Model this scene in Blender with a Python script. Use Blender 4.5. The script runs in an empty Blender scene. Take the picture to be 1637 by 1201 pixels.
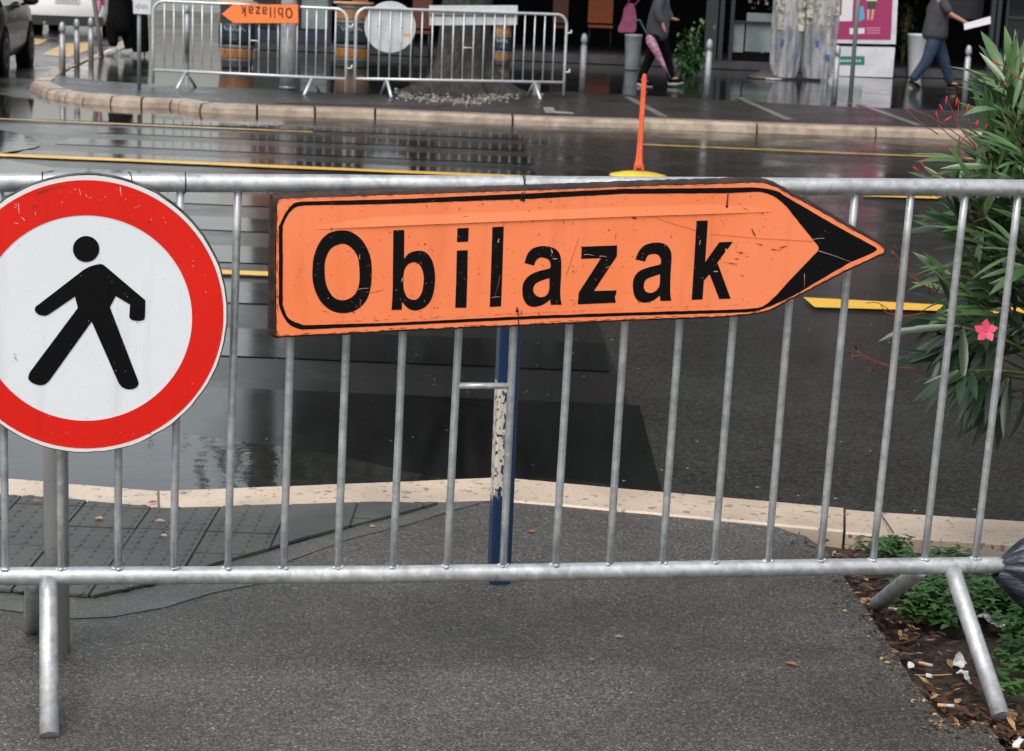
import bpy, bmesh, math, random
import numpy as np
from mathutils import Vector, Matrix, noise
from mathutils.geometry import tessellate_polygon
R_ = math.radians
random.seed(7)
sc = bpy.context.scene
COL = sc.collection

# ------------------------------------------------------------------ camera, world, sun, exposure
FPX = 3000.0; PITCH = .2089; ROLL = .0421; CAMH = 1.513; CX, CY = 818.5, 600.5
F_ = np.array([0, math.cos(PITCH), -math.sin(PITCH)]); U0 = np.array([0, math.sin(PITCH), math.cos(PITCH)]); R0 = np.array([1., 0, 0])
RT = math.cos(ROLL) * R0 + math.sin(ROLL) * U0; UP = -math.sin(ROLL) * R0 + math.cos(ROLL) * U0
CAM = np.array([0, 0, CAMH])
cam = bpy.data.cameras.new('camera'); co = bpy.data.objects.new('camera', cam); COL.objects.link(co)
m = Matrix.Identity(4)
for i in range(3):
    m[i][0] = RT[i]; m[i][1] = UP[i]; m[i][2] = -F_[i]; m[i][3] = CAM[i]
co.matrix_world = m
cam.sensor_width = 36; cam.lens = FPX / 1637 * 36; cam.clip_end = 2000; cam.clip_start = .05
cam.dof.use_dof = True; cam.dof.focus_distance = 4.3; cam.dof.aperture_fstop = 13
sc.camera = co
w = bpy.data.worlds.new('World'); sc.world = w; w.use_nodes = True
nt = w.node_tree; bg = nt.nodes['Background']
sky = nt.nodes.new('ShaderNodeTexSky'); sky.sky_type = 'NISHITA'; sky.sun_disc = False
SUN_EL = 58; SUN_ROT = 205
sky.sun_elevation = R_(SUN_EL); sky.sun_rotation = R_(SUN_ROT); sky.dust_density = 6; sky.air_density = 1.6; sky.ozone_density = 1.2
hsv = nt.nodes.new('ShaderNodeHueSaturation'); hsv.inputs['Saturation'].default_value = .38
nt.links.new(sky.outputs[0], hsv.inputs['Color'])
# an overcast sky: brighter band of cloud low down
wtc = nt.nodes.new('ShaderNodeTexCoord'); wsx = nt.nodes.new('ShaderNodeSeparateXYZ'); wmr = nt.nodes.new('ShaderNodeMapRange'); wmx = nt.nodes.new('ShaderNodeVectorMath'); wmx.operation = 'SCALE'
wmr.interpolation_type = 'SMOOTHSTEP'; wmr.inputs['From Min'].default_value = .0; wmr.inputs['From Max'].default_value = .6; wmr.inputs['To Min'].default_value = 2.0; wmr.inputs['To Max'].default_value = 1.0
nt.links.new(wtc.outputs['Generated'], wsx.inputs[0]); nt.links.new(wsx.outputs[2], wmr.inputs[0]); nt.links.new(hsv.outputs[0], wmx.inputs[0]); nt.links.new(wmr.outputs[0], wmx.inputs['Scale']); nt.links.new(wmx.outputs[0], bg.inputs[0]); bg.inputs[1].default_value = .148
sl = bpy.data.lights.new('sun', 'SUN'); sl.energy = .5; sl.angle = R_(25); sl.color = (1, .97, .93)
so = bpy.data.objects.new('sun', sl); COL.objects.link(so)
az = R_(SUN_ROT); d = Vector((math.sin(az) * math.cos(R_(SUN_EL)), math.cos(az) * math.cos(R_(SUN_EL)), math.sin(R_(SUN_EL))))
so.rotation_euler = d.to_track_quat('Z', 'Y').to_euler()
sc.view_settings.view_transform = 'Standard'; sc.view_settings.look = 'None'; sc.view_settings.gamma = 1
sc.view_settings.exposure = 0.26
sc.render.engine = 'CYCLES'

# ------------------------------------------------------------------ measuring helpers (photo pixel -> place)
def ray(px, py): return F_ + RT * (px - CX) / FPX - UP * (py - CY) / FPX
def G(px, py, z=0.):
    d = ray(px, py); p = CAM + d * (z - CAMH) / d[2]; return Vector(p)
def AT(px, py, Y):
    d = ray(px, py); return Vector(CAM + d * (Y / d[1]))
class Plane:
    def __init__(s, O, Ux, lean=0.):
        s.O = Vector(O); s.U = Vector(Ux).normalized(); n = Vector((s.U.y, -s.U.x, 0))   # n points to camera
        s.W = (Vector((0, 0, 1)) * math.cos(lean) + n * math.sin(lean)).normalized(); s.N = s.U.cross(s.W).normalized()
        if s.N.y > 0: s.N = -s.N
    def pt(s, u, w, off=0): return s.O + s.U * u + s.W * w + s.N * off
    def px(s, px, py, off=0):
        d = Vector(ray(px, py)); o = s.O + s.N * off; t = (o - Vector(CAM)).dot(s.N) / d.dot(s.N)
        p = Vector(CAM) + d * t - o; return (p.dot(s.U), p.dot(s.W))
    def P(s, px, py, off=0):
        u, w = s.px(px, py, off); return s.pt(u, w, off)

# ------------------------------------------------------------------ materials
MATS = {}
def nodes_of(name):
    m = bpy.data.materials.new(name); m.use_nodes = True; nt = m.node_tree
    return m, nt, nt.nodes['Principled BSDF']
def N(nt, t, **kw):
    n = nt.nodes.new(t)
    for k, v in kw.items():
        if k in n.inputs: n.inputs[k].default_value = v
        else: setattr(n, k, v)
    return n
def rgb(c): return (c[0], c[1], c[2], 1)
def M(name, col, rough=.5, metal=0, col2=None, scale=8., lo=.4, hi=.6, bump=0, bscale=60, rvar=0, spec=.5, coat=0, alpha=1, trans=0, detail=5, stretch=None, bdist=.003):
    if name in MATS: return MATS[name]
    m, nt, b = nodes_of(name); L = nt.links.new
    tc = N(nt, 'ShaderNodeTexCoord'); vec = tc.outputs['Object']
    if stretch:
        mp = N(nt, 'ShaderNodeMapping'); mp.inputs['Scale'].default_value = stretch; L(vec, mp.inputs['Vector']); vec = mp.outputs[0]
    b.inputs['Base Color'].default_value = rgb(col); b.inputs['Roughness'].default_value = rough; b.inputs['Metallic'].default_value = metal
    b.inputs['Specular IOR Level'].default_value = spec; b.inputs['Coat Weight'].default_value = coat; b.inputs['Coat Roughness'].default_value = .08
    b.inputs['Alpha'].default_value = alpha; b.inputs['Transmission Weight'].default_value = trans
    if col2 or rvar:
        n = N(nt, 'ShaderNodeTexNoise', Scale=scale, Detail=detail); n.inputs['Roughness'].default_value = .6; L(vec, n.inputs['Vector'])
        if col2:
            mr = N(nt, 'ShaderNodeMapRange'); mr.inputs['From Min'].default_value = lo; mr.inputs['From Max'].default_value = hi; L(n.outputs[0], mr.inputs[0])
            mx = N(nt, 'ShaderNodeMix', data_type='RGBA'); mx.inputs[6].default_value = rgb(col); mx.inputs[7].default_value = rgb(col2)
            L(mr.outputs[0], mx.inputs[0]); L(mx.outputs[2], b.inputs['Base Color'])
        if rvar:
            mr = N(nt, 'ShaderNodeMapRange'); mr.inputs['From Min'].default_value = .3; mr.inputs['From Max'].default_value = .7
            mr.inputs['To Min'].default_value = max(rough - rvar, .02); mr.inputs['To Max'].default_value = min(rough + rvar, 1); L(n.outputs[0], mr.inputs[0]); L(mr.outputs[0], b.inputs['Roughness'])
    if bump:
        n2 = N(nt, 'ShaderNodeTexNoise', Scale=bscale, Detail=4); L(vec, n2.inputs['Vector'])
        bp = N(nt, 'ShaderNodeBump', Strength=bump, Distance=bdist); L(n2.outputs[0], bp.inputs['Height']); L(bp.outputs[0], b.inputs['Normal'])
    MATS[name] = m; return m
def asphalt(name, ca, cb, grain=230., rough=(.3, .6), bump=.6, bdist=.003, big=1.2, dark=.6, grit=.012, patch=None, pr=None):
    """stones in bitumen: cells of varying grey, a few pale grits, wetness in the roughness"""
    m, nt, b = nodes_of(name); L = nt.links.new
    tc = N(nt, 'ShaderNodeTexCoord'); vec = tc.outputs['Object']
    v = N(nt, 'ShaderNodeTexVoronoi', Scale=grain); v.inputs['Randomness'].default_value = 1; L(vec, v.inputs['Vector'])
    sep = N(nt, 'ShaderNodeSeparateColor'); L(v.outputs['Color'], sep.inputs[0])
    pw = N(nt, 'ShaderNodeMath', operation='POWER'); pw.inputs[1].default_value = 1.8; L(sep.outputs[0], pw.inputs[0])
    mx = N(nt, 'ShaderNodeMix', data_type='RGBA'); mx.inputs[6].default_value = rgb(ca); mx.inputs[7].default_value = rgb(cb); L(pw.outputs[0], mx.inputs[0])
    gt = N(nt, 'ShaderNodeMath', operation='GREATER_THAN'); gt.inputs[1].default_value = 1 - grit; L(sep.outputs[1], gt.inputs[0])
    mx2 = N(nt, 'ShaderNodeMix', data_type='RGBA'); mx2.inputs[7].default_value = (.33, .32, .30, 1); L(gt.outputs[0], mx2.inputs[0]); L(mx.outputs[2], mx2.inputs[6])
    v2 = N(nt, 'ShaderNodeTexVoronoi', Scale=grain / 5); L(vec, v2.inputs['Vector'])
    s2 = N(nt, 'ShaderNodeSeparateColor'); L(v2.outputs['Color'], s2.inputs[0])
    g2 = N(nt, 'ShaderNodeMath', operation='GREATER_THAN'); g2.inputs[1].default_value = .965 if grit > .01 else .9985; L(s2.outputs[0], g2.inputs[0])
    l2 = N(nt, 'ShaderNodeMath', operation='LESS_THAN'); l2.inputs[1].default_value = .22; L(v2.outputs['Distance'], l2.inputs[0])
    ml = N(nt, 'ShaderNodeMath', operation='MULTIPLY'); L(g2.outputs[0], ml.inputs[0]); L(l2.outputs[0], ml.inputs[1])
    mx3 = N(nt, 'ShaderNodeMix', data_type='RGBA'); mx3.inputs[7].default_value = (.22, .21, .19, 1); L(ml.outputs[0], mx3.inputs[0]); L(mx2.outputs[2], mx3.inputs[6])
    n = N(nt, 'ShaderNodeTexNoise', Scale=big, Detail=6); n.inputs['Roughness'].default_value = .62; L(vec, n.inputs['Vector'])
    mr = N(nt, 'ShaderNodeMapRange'); mr.inputs['From Min'].default_value = .33; mr.inputs['From Max'].default_value = .67; mr.inputs['To Min'].default_value = dark; mr.inputs['To Max'].default_value = 1.15; L(n.outputs[0], mr.inputs[0])
    mm = N(nt, 'ShaderNodeMix', data_type='RGBA', blend_type='MULTIPLY'); mm.inputs[0].default_value = 1; L(mx3.outputs[2], mm.inputs[6]); L(mr.outputs[0], mm.inputs[7])
    L(mm.outputs[2], b.inputs['Base Color'])
    n3 = N(nt, 'ShaderNodeTexNoise', Scale=big * 1.7, Detail=8); n3.inputs['Roughness'].default_value = .7; L(vec, n3.inputs['Vector'])
    mr2 = N(nt, 'ShaderNodeMapRange'); mr2.inputs['From Min'].default_value = .35; mr2.inputs['From Max'].default_value = .62; mr2.inputs['To Min'].default_value = rough[0]; mr2.inputs['To Max'].default_value = rough[1]; L(n3.outputs[0], mr2.inputs[0])
    L(mr2.outputs[0], b.inputs['Roughness'])
    bp = N(nt, 'ShaderNodeBump', Strength=bump, Distance=bdist); L(sep.outputs[0], bp.inputs['Height'])
    n4 = N(nt, 'ShaderNodeTexNoise', Scale=grain * 2, Detail=3); L(vec, n4.inputs['Vector'])
    bp2 = N(nt, 'ShaderNodeBump', Strength=bump * .7, Distance=bdist * .6); L(n4.outputs[0], bp2.inputs['Height']); L(bp.outputs[0], bp2.inputs['Normal'])
    L(bp2.outputs[0], b.inputs['Normal'])
    b.inputs['Specular IOR Level'].default_value = .5
    MATS[name] = m; return m
def galv(name, a=.42, bb=.62, rough=.42, metal=.75):
    """hot dip zinc: crystal patches, cloudy streaks, darker spots"""
    m, nt, b = nodes_of(name); L = nt.links.new
    tc = N(nt, 'ShaderNodeTexCoord'); vec = tc.outputs['Object']
    v = N(nt, 'ShaderNodeTexVoronoi', Scale=70); L(vec, v.inputs['Vector']); s = N(nt, 'ShaderNodeSeparateColor'); L(v.outputs['Color'], s.inputs[0])
    n = N(nt, 'ShaderNodeTexNoise', Scale=22, Detail=6); n.inputs['Roughness'].default_value = .65; L(vec, n.inputs['Vector'])
    n2 = N(nt, 'ShaderNodeTexNoise', Scale=6, Detail=3); L(vec, n2.inputs['Vector'])
    ad = N(nt, 'ShaderNodeMath', operation='MULTIPLY_ADD'); ad.inputs[1].default_value = .22; L(s.outputs[0], ad.inputs[0]); L(n.outputs[0], ad.inputs[2])
    mr = N(nt, 'ShaderNodeMapRange'); mr.inputs['From Min'].default_value = .40; mr.inputs['From Max'].default_value = .85; L(ad.outputs[0], mr.inputs[0])
    mx = N(nt, 'ShaderNodeMix', data_type='RGBA'); mx.inputs[6].default_value = (a * .95, a, a * 1.04, 1); mx.inputs[7].default_value = (bb * .97, bb, bb * 1.03, 1); L(mr.outputs[0], mx.inputs[0])
    L(mx.outputs[2], b.inputs['Base Color']); b.inputs['Metallic'].default_value = metal
    mr2 = N(nt, 'ShaderNodeMapRange'); mr2.inputs['From Min'].default_value = .3; mr2.inputs['From Max'].default_value = .7; mr2.inputs['To Min'].default_value = rough - .12; mr2.inputs['To Max'].default_value = rough + .14; L(n2.outputs[0], mr2.inputs[0]); L(mr2.outputs[0], b.inputs['Roughness'])
    bp = N(nt, 'ShaderNodeBump', Strength=.25, Distance=.002); L(n.outputs[0], bp.inputs['Height']); L(bp.outputs[0], b.inputs['Normal'])
    MATS[name] = m; return m
def worn(name, base, under, rough=.32, th=.66, scale=40, rust=(.10, .03, .012), fade=None, coat=.0, spotscale=55, sth=.70, drops=0):
    """painted sheet with small chips and grime"""
    m, nt, b = nodes_of(name); L = nt.links.new
    tc = N(nt, 'ShaderNodeTexCoord'); vec = tc.outputs['Object']
    n0 = N(nt, 'ShaderNodeTexNoise', Scale=3.5, Detail=4); L(vec, n0.inputs['Vector'])
    mx0 = N(nt, 'ShaderNodeMix', data_type='RGBA'); mx0.inputs[6].default_value = rgb(base); mx0.inputs[7].default_value = rgb(fade or base)
    mr0 = N(nt, 'ShaderNodeMapRange'); mr0.inputs['From Min'].default_value = .35; mr0.inputs['From Max'].default_value = .65; L(n0.outputs[0], mr0.inputs[0]); L(mr0.outputs[0], mx0.inputs[0])
    n = N(nt, 'ShaderNodeTexNoise', Scale=scale, Detail=9); n.inputs['Roughness'].default_value = .72; L(vec, n.inputs['Vector'])
    mr = N(nt, 'ShaderNodeMapRange'); mr.inputs['From Min'].default_value = th; mr.inputs['From Max'].default_value = th + .03; L(n.outputs[0], mr.inputs[0])
    mx = N(nt, 'ShaderNodeMix', data_type='RGBA'); L(mx0.outputs[2], mx.inputs[6]); mx.inputs[7].default_value = rgb(under); L(mr.outputs[0], mx.inputs[0])
    n2 = N(nt, 'ShaderNodeTexNoise', Scale=spotscale, Detail=2); L(vec, n2.inputs['Vector'])
    mr2 = N(nt, 'ShaderNodeMapRange'); mr2.inputs['From Min'].default_value = sth; mr2.inputs['From Max'].default_value = sth + .05; L(n2.outputs[0], mr2.inputs[0])
    mx2 = N(nt, 'ShaderNodeMix', data_type='RGBA'); L(mx.outputs[2], mx2.inputs[6]); mx2.inputs[7].default_value = rgb(rust); L(mr2.outputs[0], mx2.inputs[0])
    # faint grime running down the sheet
    mp3 = N(nt, 'ShaderNodeMapping'); mp3.inputs['Scale'].default_value = (26, 26, 2.2); L(vec, mp3.inputs[0]); n3 = N(nt, 'ShaderNodeTexNoise', Scale=1, Detail=6); L(mp3.outputs[0], n3.inputs['Vector'])
    mr3 = N(nt, 'ShaderNodeMapRange'); mr3.inputs['From Min'].default_value = .56; mr3.inputs['From Max'].default_value = .78; mr3.inputs['To Max'].default_value = .30; L(n3.outputs[0], mr3.inputs[0])
    mx3 = N(nt, 'ShaderNodeMix', data_type='RGBA', blend_type='MULTIPLY'); mx3.inputs[7].default_value = (.55, .42, .36, 1); L(mr3.outputs[0], mx3.inputs[0]); L(mx2.outputs[2], mx3.inputs[6])
    L(mx3.outputs[2], b.inputs['Base Color']); b.inputs['Roughness'].default_value = rough; b.inputs['Coat Weight'].default_value = coat
    if drops:
        v = N(nt, 'ShaderNodeTexVoronoi', Scale=230); L(vec, v.inputs['Vector'])
        mrd = N(nt, 'ShaderNodeMapRange'); mrd.inputs['From Min'].default_value = .0; mrd.inputs['From Max'].default_value = .35; mrd.inputs['To Min'].default_value = 1; mrd.inputs['To Max'].default_value = 0; L(v.outputs['Distance'], mrd.inputs[0])
        bp = N(nt, 'ShaderNodeBump', Strength=drops, Distance=.001); L(mrd.outputs[0], bp.inputs['Height']); L(bp.outputs[0], b.inputs['Normal'])
    MATS[name] = m; return m

GALV = galv('galvanised_steel', .36, .62, .46, .6)
GALVB = galv('galvanised_bars', .36, .60, .44, .6)
GALVD = galv('weathered_steel', .30, .42, .5, .6)
STEEL = M('bollard_steel', (.42, .43, .45), .5, .6, col2=(.30, .31, .33), scale=12)
ORANGE = worn('orange_sheet', (.96, .235, .085), (.62, .10, .025), .33, th=.715, scale=26, fade=(.99, .27, .11), spotscale=75, sth=.735, coat=.12)
ORANGE2 = worn('orange_edge', (.80, .15, .04), (.10, .03, .012), .4, th=.60, scale=60, fade=(.6, .12, .035), sth=.66)
RUST = M('rusty_rim', (.055, .022, .012), .55, .2, col2=(.012, .010, .010), scale=30, bump=.5, bscale=90)
BLACKP = worn('black_film', (.003, .003, .004), (.55, .16, .06), .35, th=.77, scale=30, rust=(.05, .03, .02), sth=.76, drops=.35); BLACKP.node_tree.nodes['Principled BSDF'].inputs['Specular IOR Level'].default_value = .18
WHITEP = worn('white_film', (.76, .81, .86), (.62, .62, .60), .28, th=.80, scale=18, rust=(.4, .38, .33), sth=.83, fade=(.79, .83, .87), drops=.05)
REDP = worn('red_film', (.70, .010, .004), (.85, .30, .26), .26, th=.735, scale=34, rust=(.12, .02, .02), sth=.80, fade=(.78, .016, .006))
RIMW = worn('white_rim', (.78, .78, .78), (.1, .1, .1), .4, th=.66, scale=70, rust=(.03, .03, .03), sth=.74)
DARKM = M('dark_metal', (.03, .03, .032), .5, .3)
GREYM = M('grey_metal', (.26, .27, .28), .4, .5, col2=(.18, .19, .2), scale=20)
WIRE = M('wire', (.05, .03, .025), .5, .6)
RUBBER = M('rubber', (.012, .012, .012), .7)
STONE = worn('kerb_stone', (.60, .49, .38), (.26, .20, .15), .36, th=.575, scale=22, fade=(.45, .36, .28), rust=(.14, .10, .08), spotscale=48, sth=.66, drops=.25)
STONEF = M('kerb_stone_far', (.42, .335, .26), .3, col2=(.20, .15, .11), scale=6, lo=.35, hi=.7, bump=.3, bscale=60, rvar=.15, detail=8)
YELLOW = M('yellow_line', (.80, .47, .05), .38, col2=(.60, .36, .06), scale=5, lo=.4, hi=.75, bump=.4, bscale=200, rvar=.1)
YELLOWF = M('yellow_line_worn', (.62, .36, .05), .3, col2=(.16, .12, .07), scale=9, lo=.45, hi=.7)
WHITEL = M('white_line', (.26, .26, .26), .3, col2=(.12, .12, .12), scale=9)
NEARASPH = asphalt('pavement_asphalt', (.046, .0435, .039), (.19, .179, .161), 240, (.32, .66), .9, .004, 1.0, .50, .012)
ROADASPH = asphalt('road_asphalt', (.013, .0128, .0108), (.050, .0485, .041), 110, (.05, .32), .16, .0014, .45, .8, .0002)
STRIPE = asphalt('crossing_black', (.0025, .0025, .003), (.007, .007, .0075), 170, (.03, .13), .08, .001, .8, .85, .0003)
ROUGHG = asphalt('crossing_gap', (.0035, .0035, .0035), (.015, .0147, .0145), 170, (.10, .26), .3, .0016, .9, .85, .0006)
PUDDLE = M('puddle_water', (.012, .0125, .012), .035, col2=(.02, .02, .018), scale=3, bump=.08, bscale=7, bdist=.01)
FARPAV = asphalt('far_pavement', (.014, .014, .015), (.036, .036, .037), 60, (.025, .14), .06, .002, .45, .8, .004)
FARSTRIP = asphalt('far_pavement_strip', (.024, .023, .022), (.055, .052, .048), 80, (.22, .42), .5, .003, .7, .8, .004)
TILE = M('paver_tile', (.045, .047, .044), .5, col2=(.075, .077, .072), scale=3, bump=.25, bscale=300, rvar=.12)
JOINT = M('joint_dirt', (.028, .026, .024), .8)
BORDERC = asphalt('concrete_border', (.055, .055, .052), (.13, .13, .122), 300, (.35, .6), .4, .002, 2, .8, .01)
SOIL = M('soil', (.028, .018, .012), .75, col2=(.055, .04, .028), scale=35, bump=1, bscale=90, bdist=.01)
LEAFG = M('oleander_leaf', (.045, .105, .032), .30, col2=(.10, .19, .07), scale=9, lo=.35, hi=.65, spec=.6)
LEAFG_SHADE = M('oleander_leaf_shade', (.012, .034, .014), .34, col2=(.025, .055, .022), scale=9, spec=.6)  # same leaf, with the shade inside the bush put into its colour
STEMG = M('oleander_stem', (.16, .16, .04), .5, col2=(.10, .07, .03), scale=20)
STEMR = M('red_stem', (.30, .05, .03), .5, col2=(.16, .04, .02), scale=30)
BUD = M('red_bud', (.55, .02, .03), .4)
PINK = M('pink_petal', (.85, .12, .22), .5, col2=(.80, .06, .15), scale=60)
DRY = M('dry_leaf', (.30, .11, .04), .6, col2=(.14, .05, .02), scale=30)
DRY2 = M('tan_leaf', (.40, .26, .12), .6, col2=(.22, .13, .06), scale=30)
PAPERW = M('paper', (.6, .6, .58), .6, col2=(.4, .4, .39), scale=12)
WEED = M('weed_leaf', (.025, .075, .015), .45, col2=(.055, .13, .028), scale=14)
BAGM = M('bin_bag', (.018, .024, .036), .34, col2=(.04, .05, .07), scale=10, bump=.5, bscale=25, bdist=.01, stretch=(1, 1, 4))

# ------------------------------------------------------------------ mesh builder
class MB:
    def __init__(s): s.v = []; s.f = []; s.sm = []
    def add(s, vs, fs, smooth=False):
        o = len(s.v); s.v += [Vector(v) for v in vs]
        for f in fs: s.f.append(tuple(o + i for i in f)); s.sm.append(smooth)
        return s
    def quad(s, a, b, c, d): return s.add([a, b, c, d], [(0, 1, 2, 3)])
    def box(s, c, h, rz=0, M_=None):
        vs = []
        for sx in (-1, 1):
            for sy in (-1, 1):
                for sz in (-1, 1): vs.append(Vector((sx * h[0], sy * h[1], sz * h[2])))
        if M_ is None: M_ = Matrix.Rotation(rz, 3, 'Z')
        vs = [M_ @ v + Vector(c) for v in vs]
        return s.add(vs, [(0, 1, 3, 2), (4, 6, 7, 5), (0, 4, 5, 1), (2, 3, 7, 6), (0, 2, 6, 4), (1, 5, 7, 3)])
    def tube(s, pts, r, seg=12, caps=True, smooth=True, wob=0):
        pts = [Vector(p) for p in pts]; n = len(pts); rs = r if isinstance(r, (list, tuple)) else [r] * n
        t0 = (pts[1] - pts[0]).normalized(); a = Vector((0, 0, 1)) if abs(t0.z) < .9 else Vector((1, 0, 0))
        x = t0.cross(a).normalized(); o = len(s.v); prev = t0
        for i, p in enumerate(pts):
            t = ((pts[min(i + 1, n - 1)] - pts[max(i - 1, 0)])).normalized()
            x = (x - t * x.dot(t)).normalized(); y = t.cross(x)
            for k in range(seg):
                an = 2 * math.pi * k / seg; rr = rs[i]
                if wob: rr *= 1 + wob * (noise.noise(p * 60 + Vector((k, 0, 0))))
                s.v.append(p + (x * math.cos(an) + y * math.sin(an)) * rr)
        for i in range(n - 1):
            for k in range(seg):
                k2 = (k + 1) % seg; s.f.append((o + i * seg + k, o + i * seg + k2, o + (i + 1) * seg + k2, o + (i + 1) * seg + k)); s.sm.append(smooth)
        if caps:
            s.f.append(tuple(o + k for k in reversed(range(seg)))); s.sm.append(False)
            s.f.append(tuple(o + (n - 1) * seg + k for k in range(seg))); s.sm.append(False)
        return s
    def lathe(s, prof, c=(0, 0, 0), seg=20, axis=None, smooth=True):
        c = Vector(c); Q = Matrix.Identity(3) if axis is None else Vector((0, 0, 1)).rotation_difference(Vector(axis)).to_matrix()
        o = len(s.v)
        for r, z in prof:
            for k in range(seg):
                an = 2 * math.pi * k / seg; s.v.append(c + Q @ Vector((r * math.cos(an), r * math.sin(an), z)))
        for i in range(len(prof) - 1):
            for k in range(seg):
                k2 = (k + 1) % seg; s.f.append((o + i * seg + k, o + i * seg + k2, o + (i + 1) * seg + k2, o + (i + 1) * seg + k)); s.sm.append(smooth)
        s.f.append(tuple(o + k for k in reversed(range(seg)))); s.sm.append(False)
        e = o + (len(prof) - 1) * seg; s.f.append(tuple(e + k for k in range(seg))); s.sm.append(False)
        return s
    def poly(s, loops, fn, th=0.001, front=0.0, side=True):
        """flat shape: loops of (u,w), first is outer; fn(u,w,off)->world; front face at off=front, walls go back th"""
        lv = [[Vector((a, b, 0)) for a, b in lp] for lp in loops]
        tri = tessellate_polygon(lv); flat = [p for lp in loops for p in lp]
        o = len(s.v)
        for a, b in flat: s.v.append(Vector(fn(a, b, front)))
        ref = Vector(fn(0, 0, 1)) - Vector(fn(0, 0, 0))
        for t in tri:
            A, B, C_ = (s.v[o + i] for i in t)
            nn = (B - A).cross(C_ - A)
            if nn.length < 1e-14: continue
            s.f.append(tuple(o + i for i in (t if nn.dot(ref) > 0 else reversed(t)))); s.sm.append(False)
        if side and th:
            o2 = len(s.v)
            for a, b in flat: s.v.append(Vector(fn(a, b, front - th)))
            k = 0
            for lp in loops:
                n = len(lp)
                for i in range(n):
                    j = (i + 1) % n; s.f.append((o + k + i, o2 + k + i, o2 + k + j, o + k + j)); s.sm.append(False)
                k += n
        return s
    def ball(s, c, r, sc_=(1, 1, 1), seg=8, rings=6):
        c = Vector(c); vs = []; fs = []
        for i in range(rings + 1):
            th = math.pi * i / rings
            for k in range(seg):
                a = 2 * math.pi * k / seg; vs.append(c + Vector((r * sc_[0] * math.sin(th) * math.cos(a), r * sc_[1] * math.sin(th) * math.sin(a), r * sc_[2] * math.cos(th))))
        for i in range(rings):
            for k in range(seg):
                k2 = (k + 1) % seg; fs.append((i * seg + k, (i + 1) * seg + k, (i + 1) * seg + k2, i * seg + k2))
        return s.add(vs, fs, True)
    def build(s, name, mat, root=None, merge=False):
        off = root.get('_o', (0, 0, 0)) if root is not None else (0, 0, 0)
        off = Vector(off)
        me = bpy.data.meshes.new(name); me.from_pydata([tuple(v - off) for v in s.v], [], s.f)
        me.polygons.foreach_set('use_smooth', s.sm); me.materials.append(mat); me.update()
        if merge:
            bm = bmesh.new(); bm.from_mesh(me); bmesh.ops.remove_doubles(bm, verts=bm.verts, dist=1e-5); bmesh.ops.recalc_face_normals(bm, faces=bm.faces); bm.to_mesh(me); bm.free()
        o = bpy.data.objects.new(name, me); COL.objects.link(o)
        if root is not None:
            o.parent = root; o['_o'] = tuple(off)
        return o
def tag(o, label, cat, group=None, kind=None):
    if label: o['label'] = label
    if cat: o['category'] = cat
    if group: o['group'] = group
    if kind: o['kind'] = kind
    return o
def thing(name, loc, label, cat, group=None, world=True):
    """Empty at the base of a thing. With world=True its parts are given in world coordinates."""
    o = bpy.data.objects.new(name, None); COL.objects.link(o); o.location = Vector(loc); o.empty_display_size = .1
    o['_o'] = tuple(Vector(loc)) if world else (0, 0, 0)
    return tag(o, label, cat, group)
def solo(mb, name, mat, loc, label, cat, group=None, kind=None):
    """a thing that is one mesh, its origin at its base"""
    loc = Vector(loc); mb.v = [v - loc for v in mb.v]; o = mb.build(name, mat); o.location = loc
    return tag(o, label, cat, group, kind)
def struct(name, mb, mat, merge=False):
    o = mb.build(name, mat, None, merge); o['kind'] = 'structure'; return o
def copy_tree(o, parent=None):
    c = o.copy(); COL.objects.link(c); c.parent = parent
    for ch in list(o.children): copy_tree(ch, c)
    return c
def spline(pts, n=6, closed=False):
    """Catmull-Rom through points of any dimension"""
    P = [np.array(p, float) for p in pts]; out = []; N_ = len(P); rng = N_ if closed else N_ - 1
    for i in range(rng):
        if closed: a, b, c, d = P[(i - 1) % N_], P[i], P[(i + 1) % N_], P[(i + 2) % N_]
        else: a, b, c, d = P[max(i - 1, 0)], P[i], P[i + 1], P[min(i + 2, N_ - 1)]
        for k in range(n):
            t = k / n; out.append(tuple(.5 * ((2 * b) + (-a + c) * t + (2 * a - 5 * b + 4 * c - d) * t * t + (-a + 3 * b - 3 * c + d) * t ** 3)))
    if not closed: out.append(tuple(P[-1]))
    return out
def mixspline(segs, n=5):
    """segs: list of ('L', pts) straight or ('C', pts) curved runs, joined into one loop"""
    out = []
    for k, p in segs: out += (list(p) if k == 'L' else spline(p, n))
    res = []
    for p in out:
        if not res or abs(p[0] - res[-1][0]) + abs(p[1] - res[-1][1]) > 1e-6: res.append(tuple(p))
    return res

# ================================================================== SETTING
ZR = -.10
# road: one sheet to the horizon
mb = MB(); S = 600
mb.quad((-S, -80, ZR), (S, -80, ZR), (S, S, ZR), (-S, S, ZR)); struct('road', mb, ROADASPH)
def sheet(name, pts, z, mat): # pts world xy
    mb = MB(); loops = [[(p[0], p[1]) for p in pts]]
    mb.poly(loops, lambda u, w_, o: (u, w_, z + o), th=0, side=False); return struct(name, mb, mat)
def strip_pts(x0, x1, y0, y1): return [(x0, y0), (x1, y0), (x1, y1), (x0, y1)]
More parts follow.
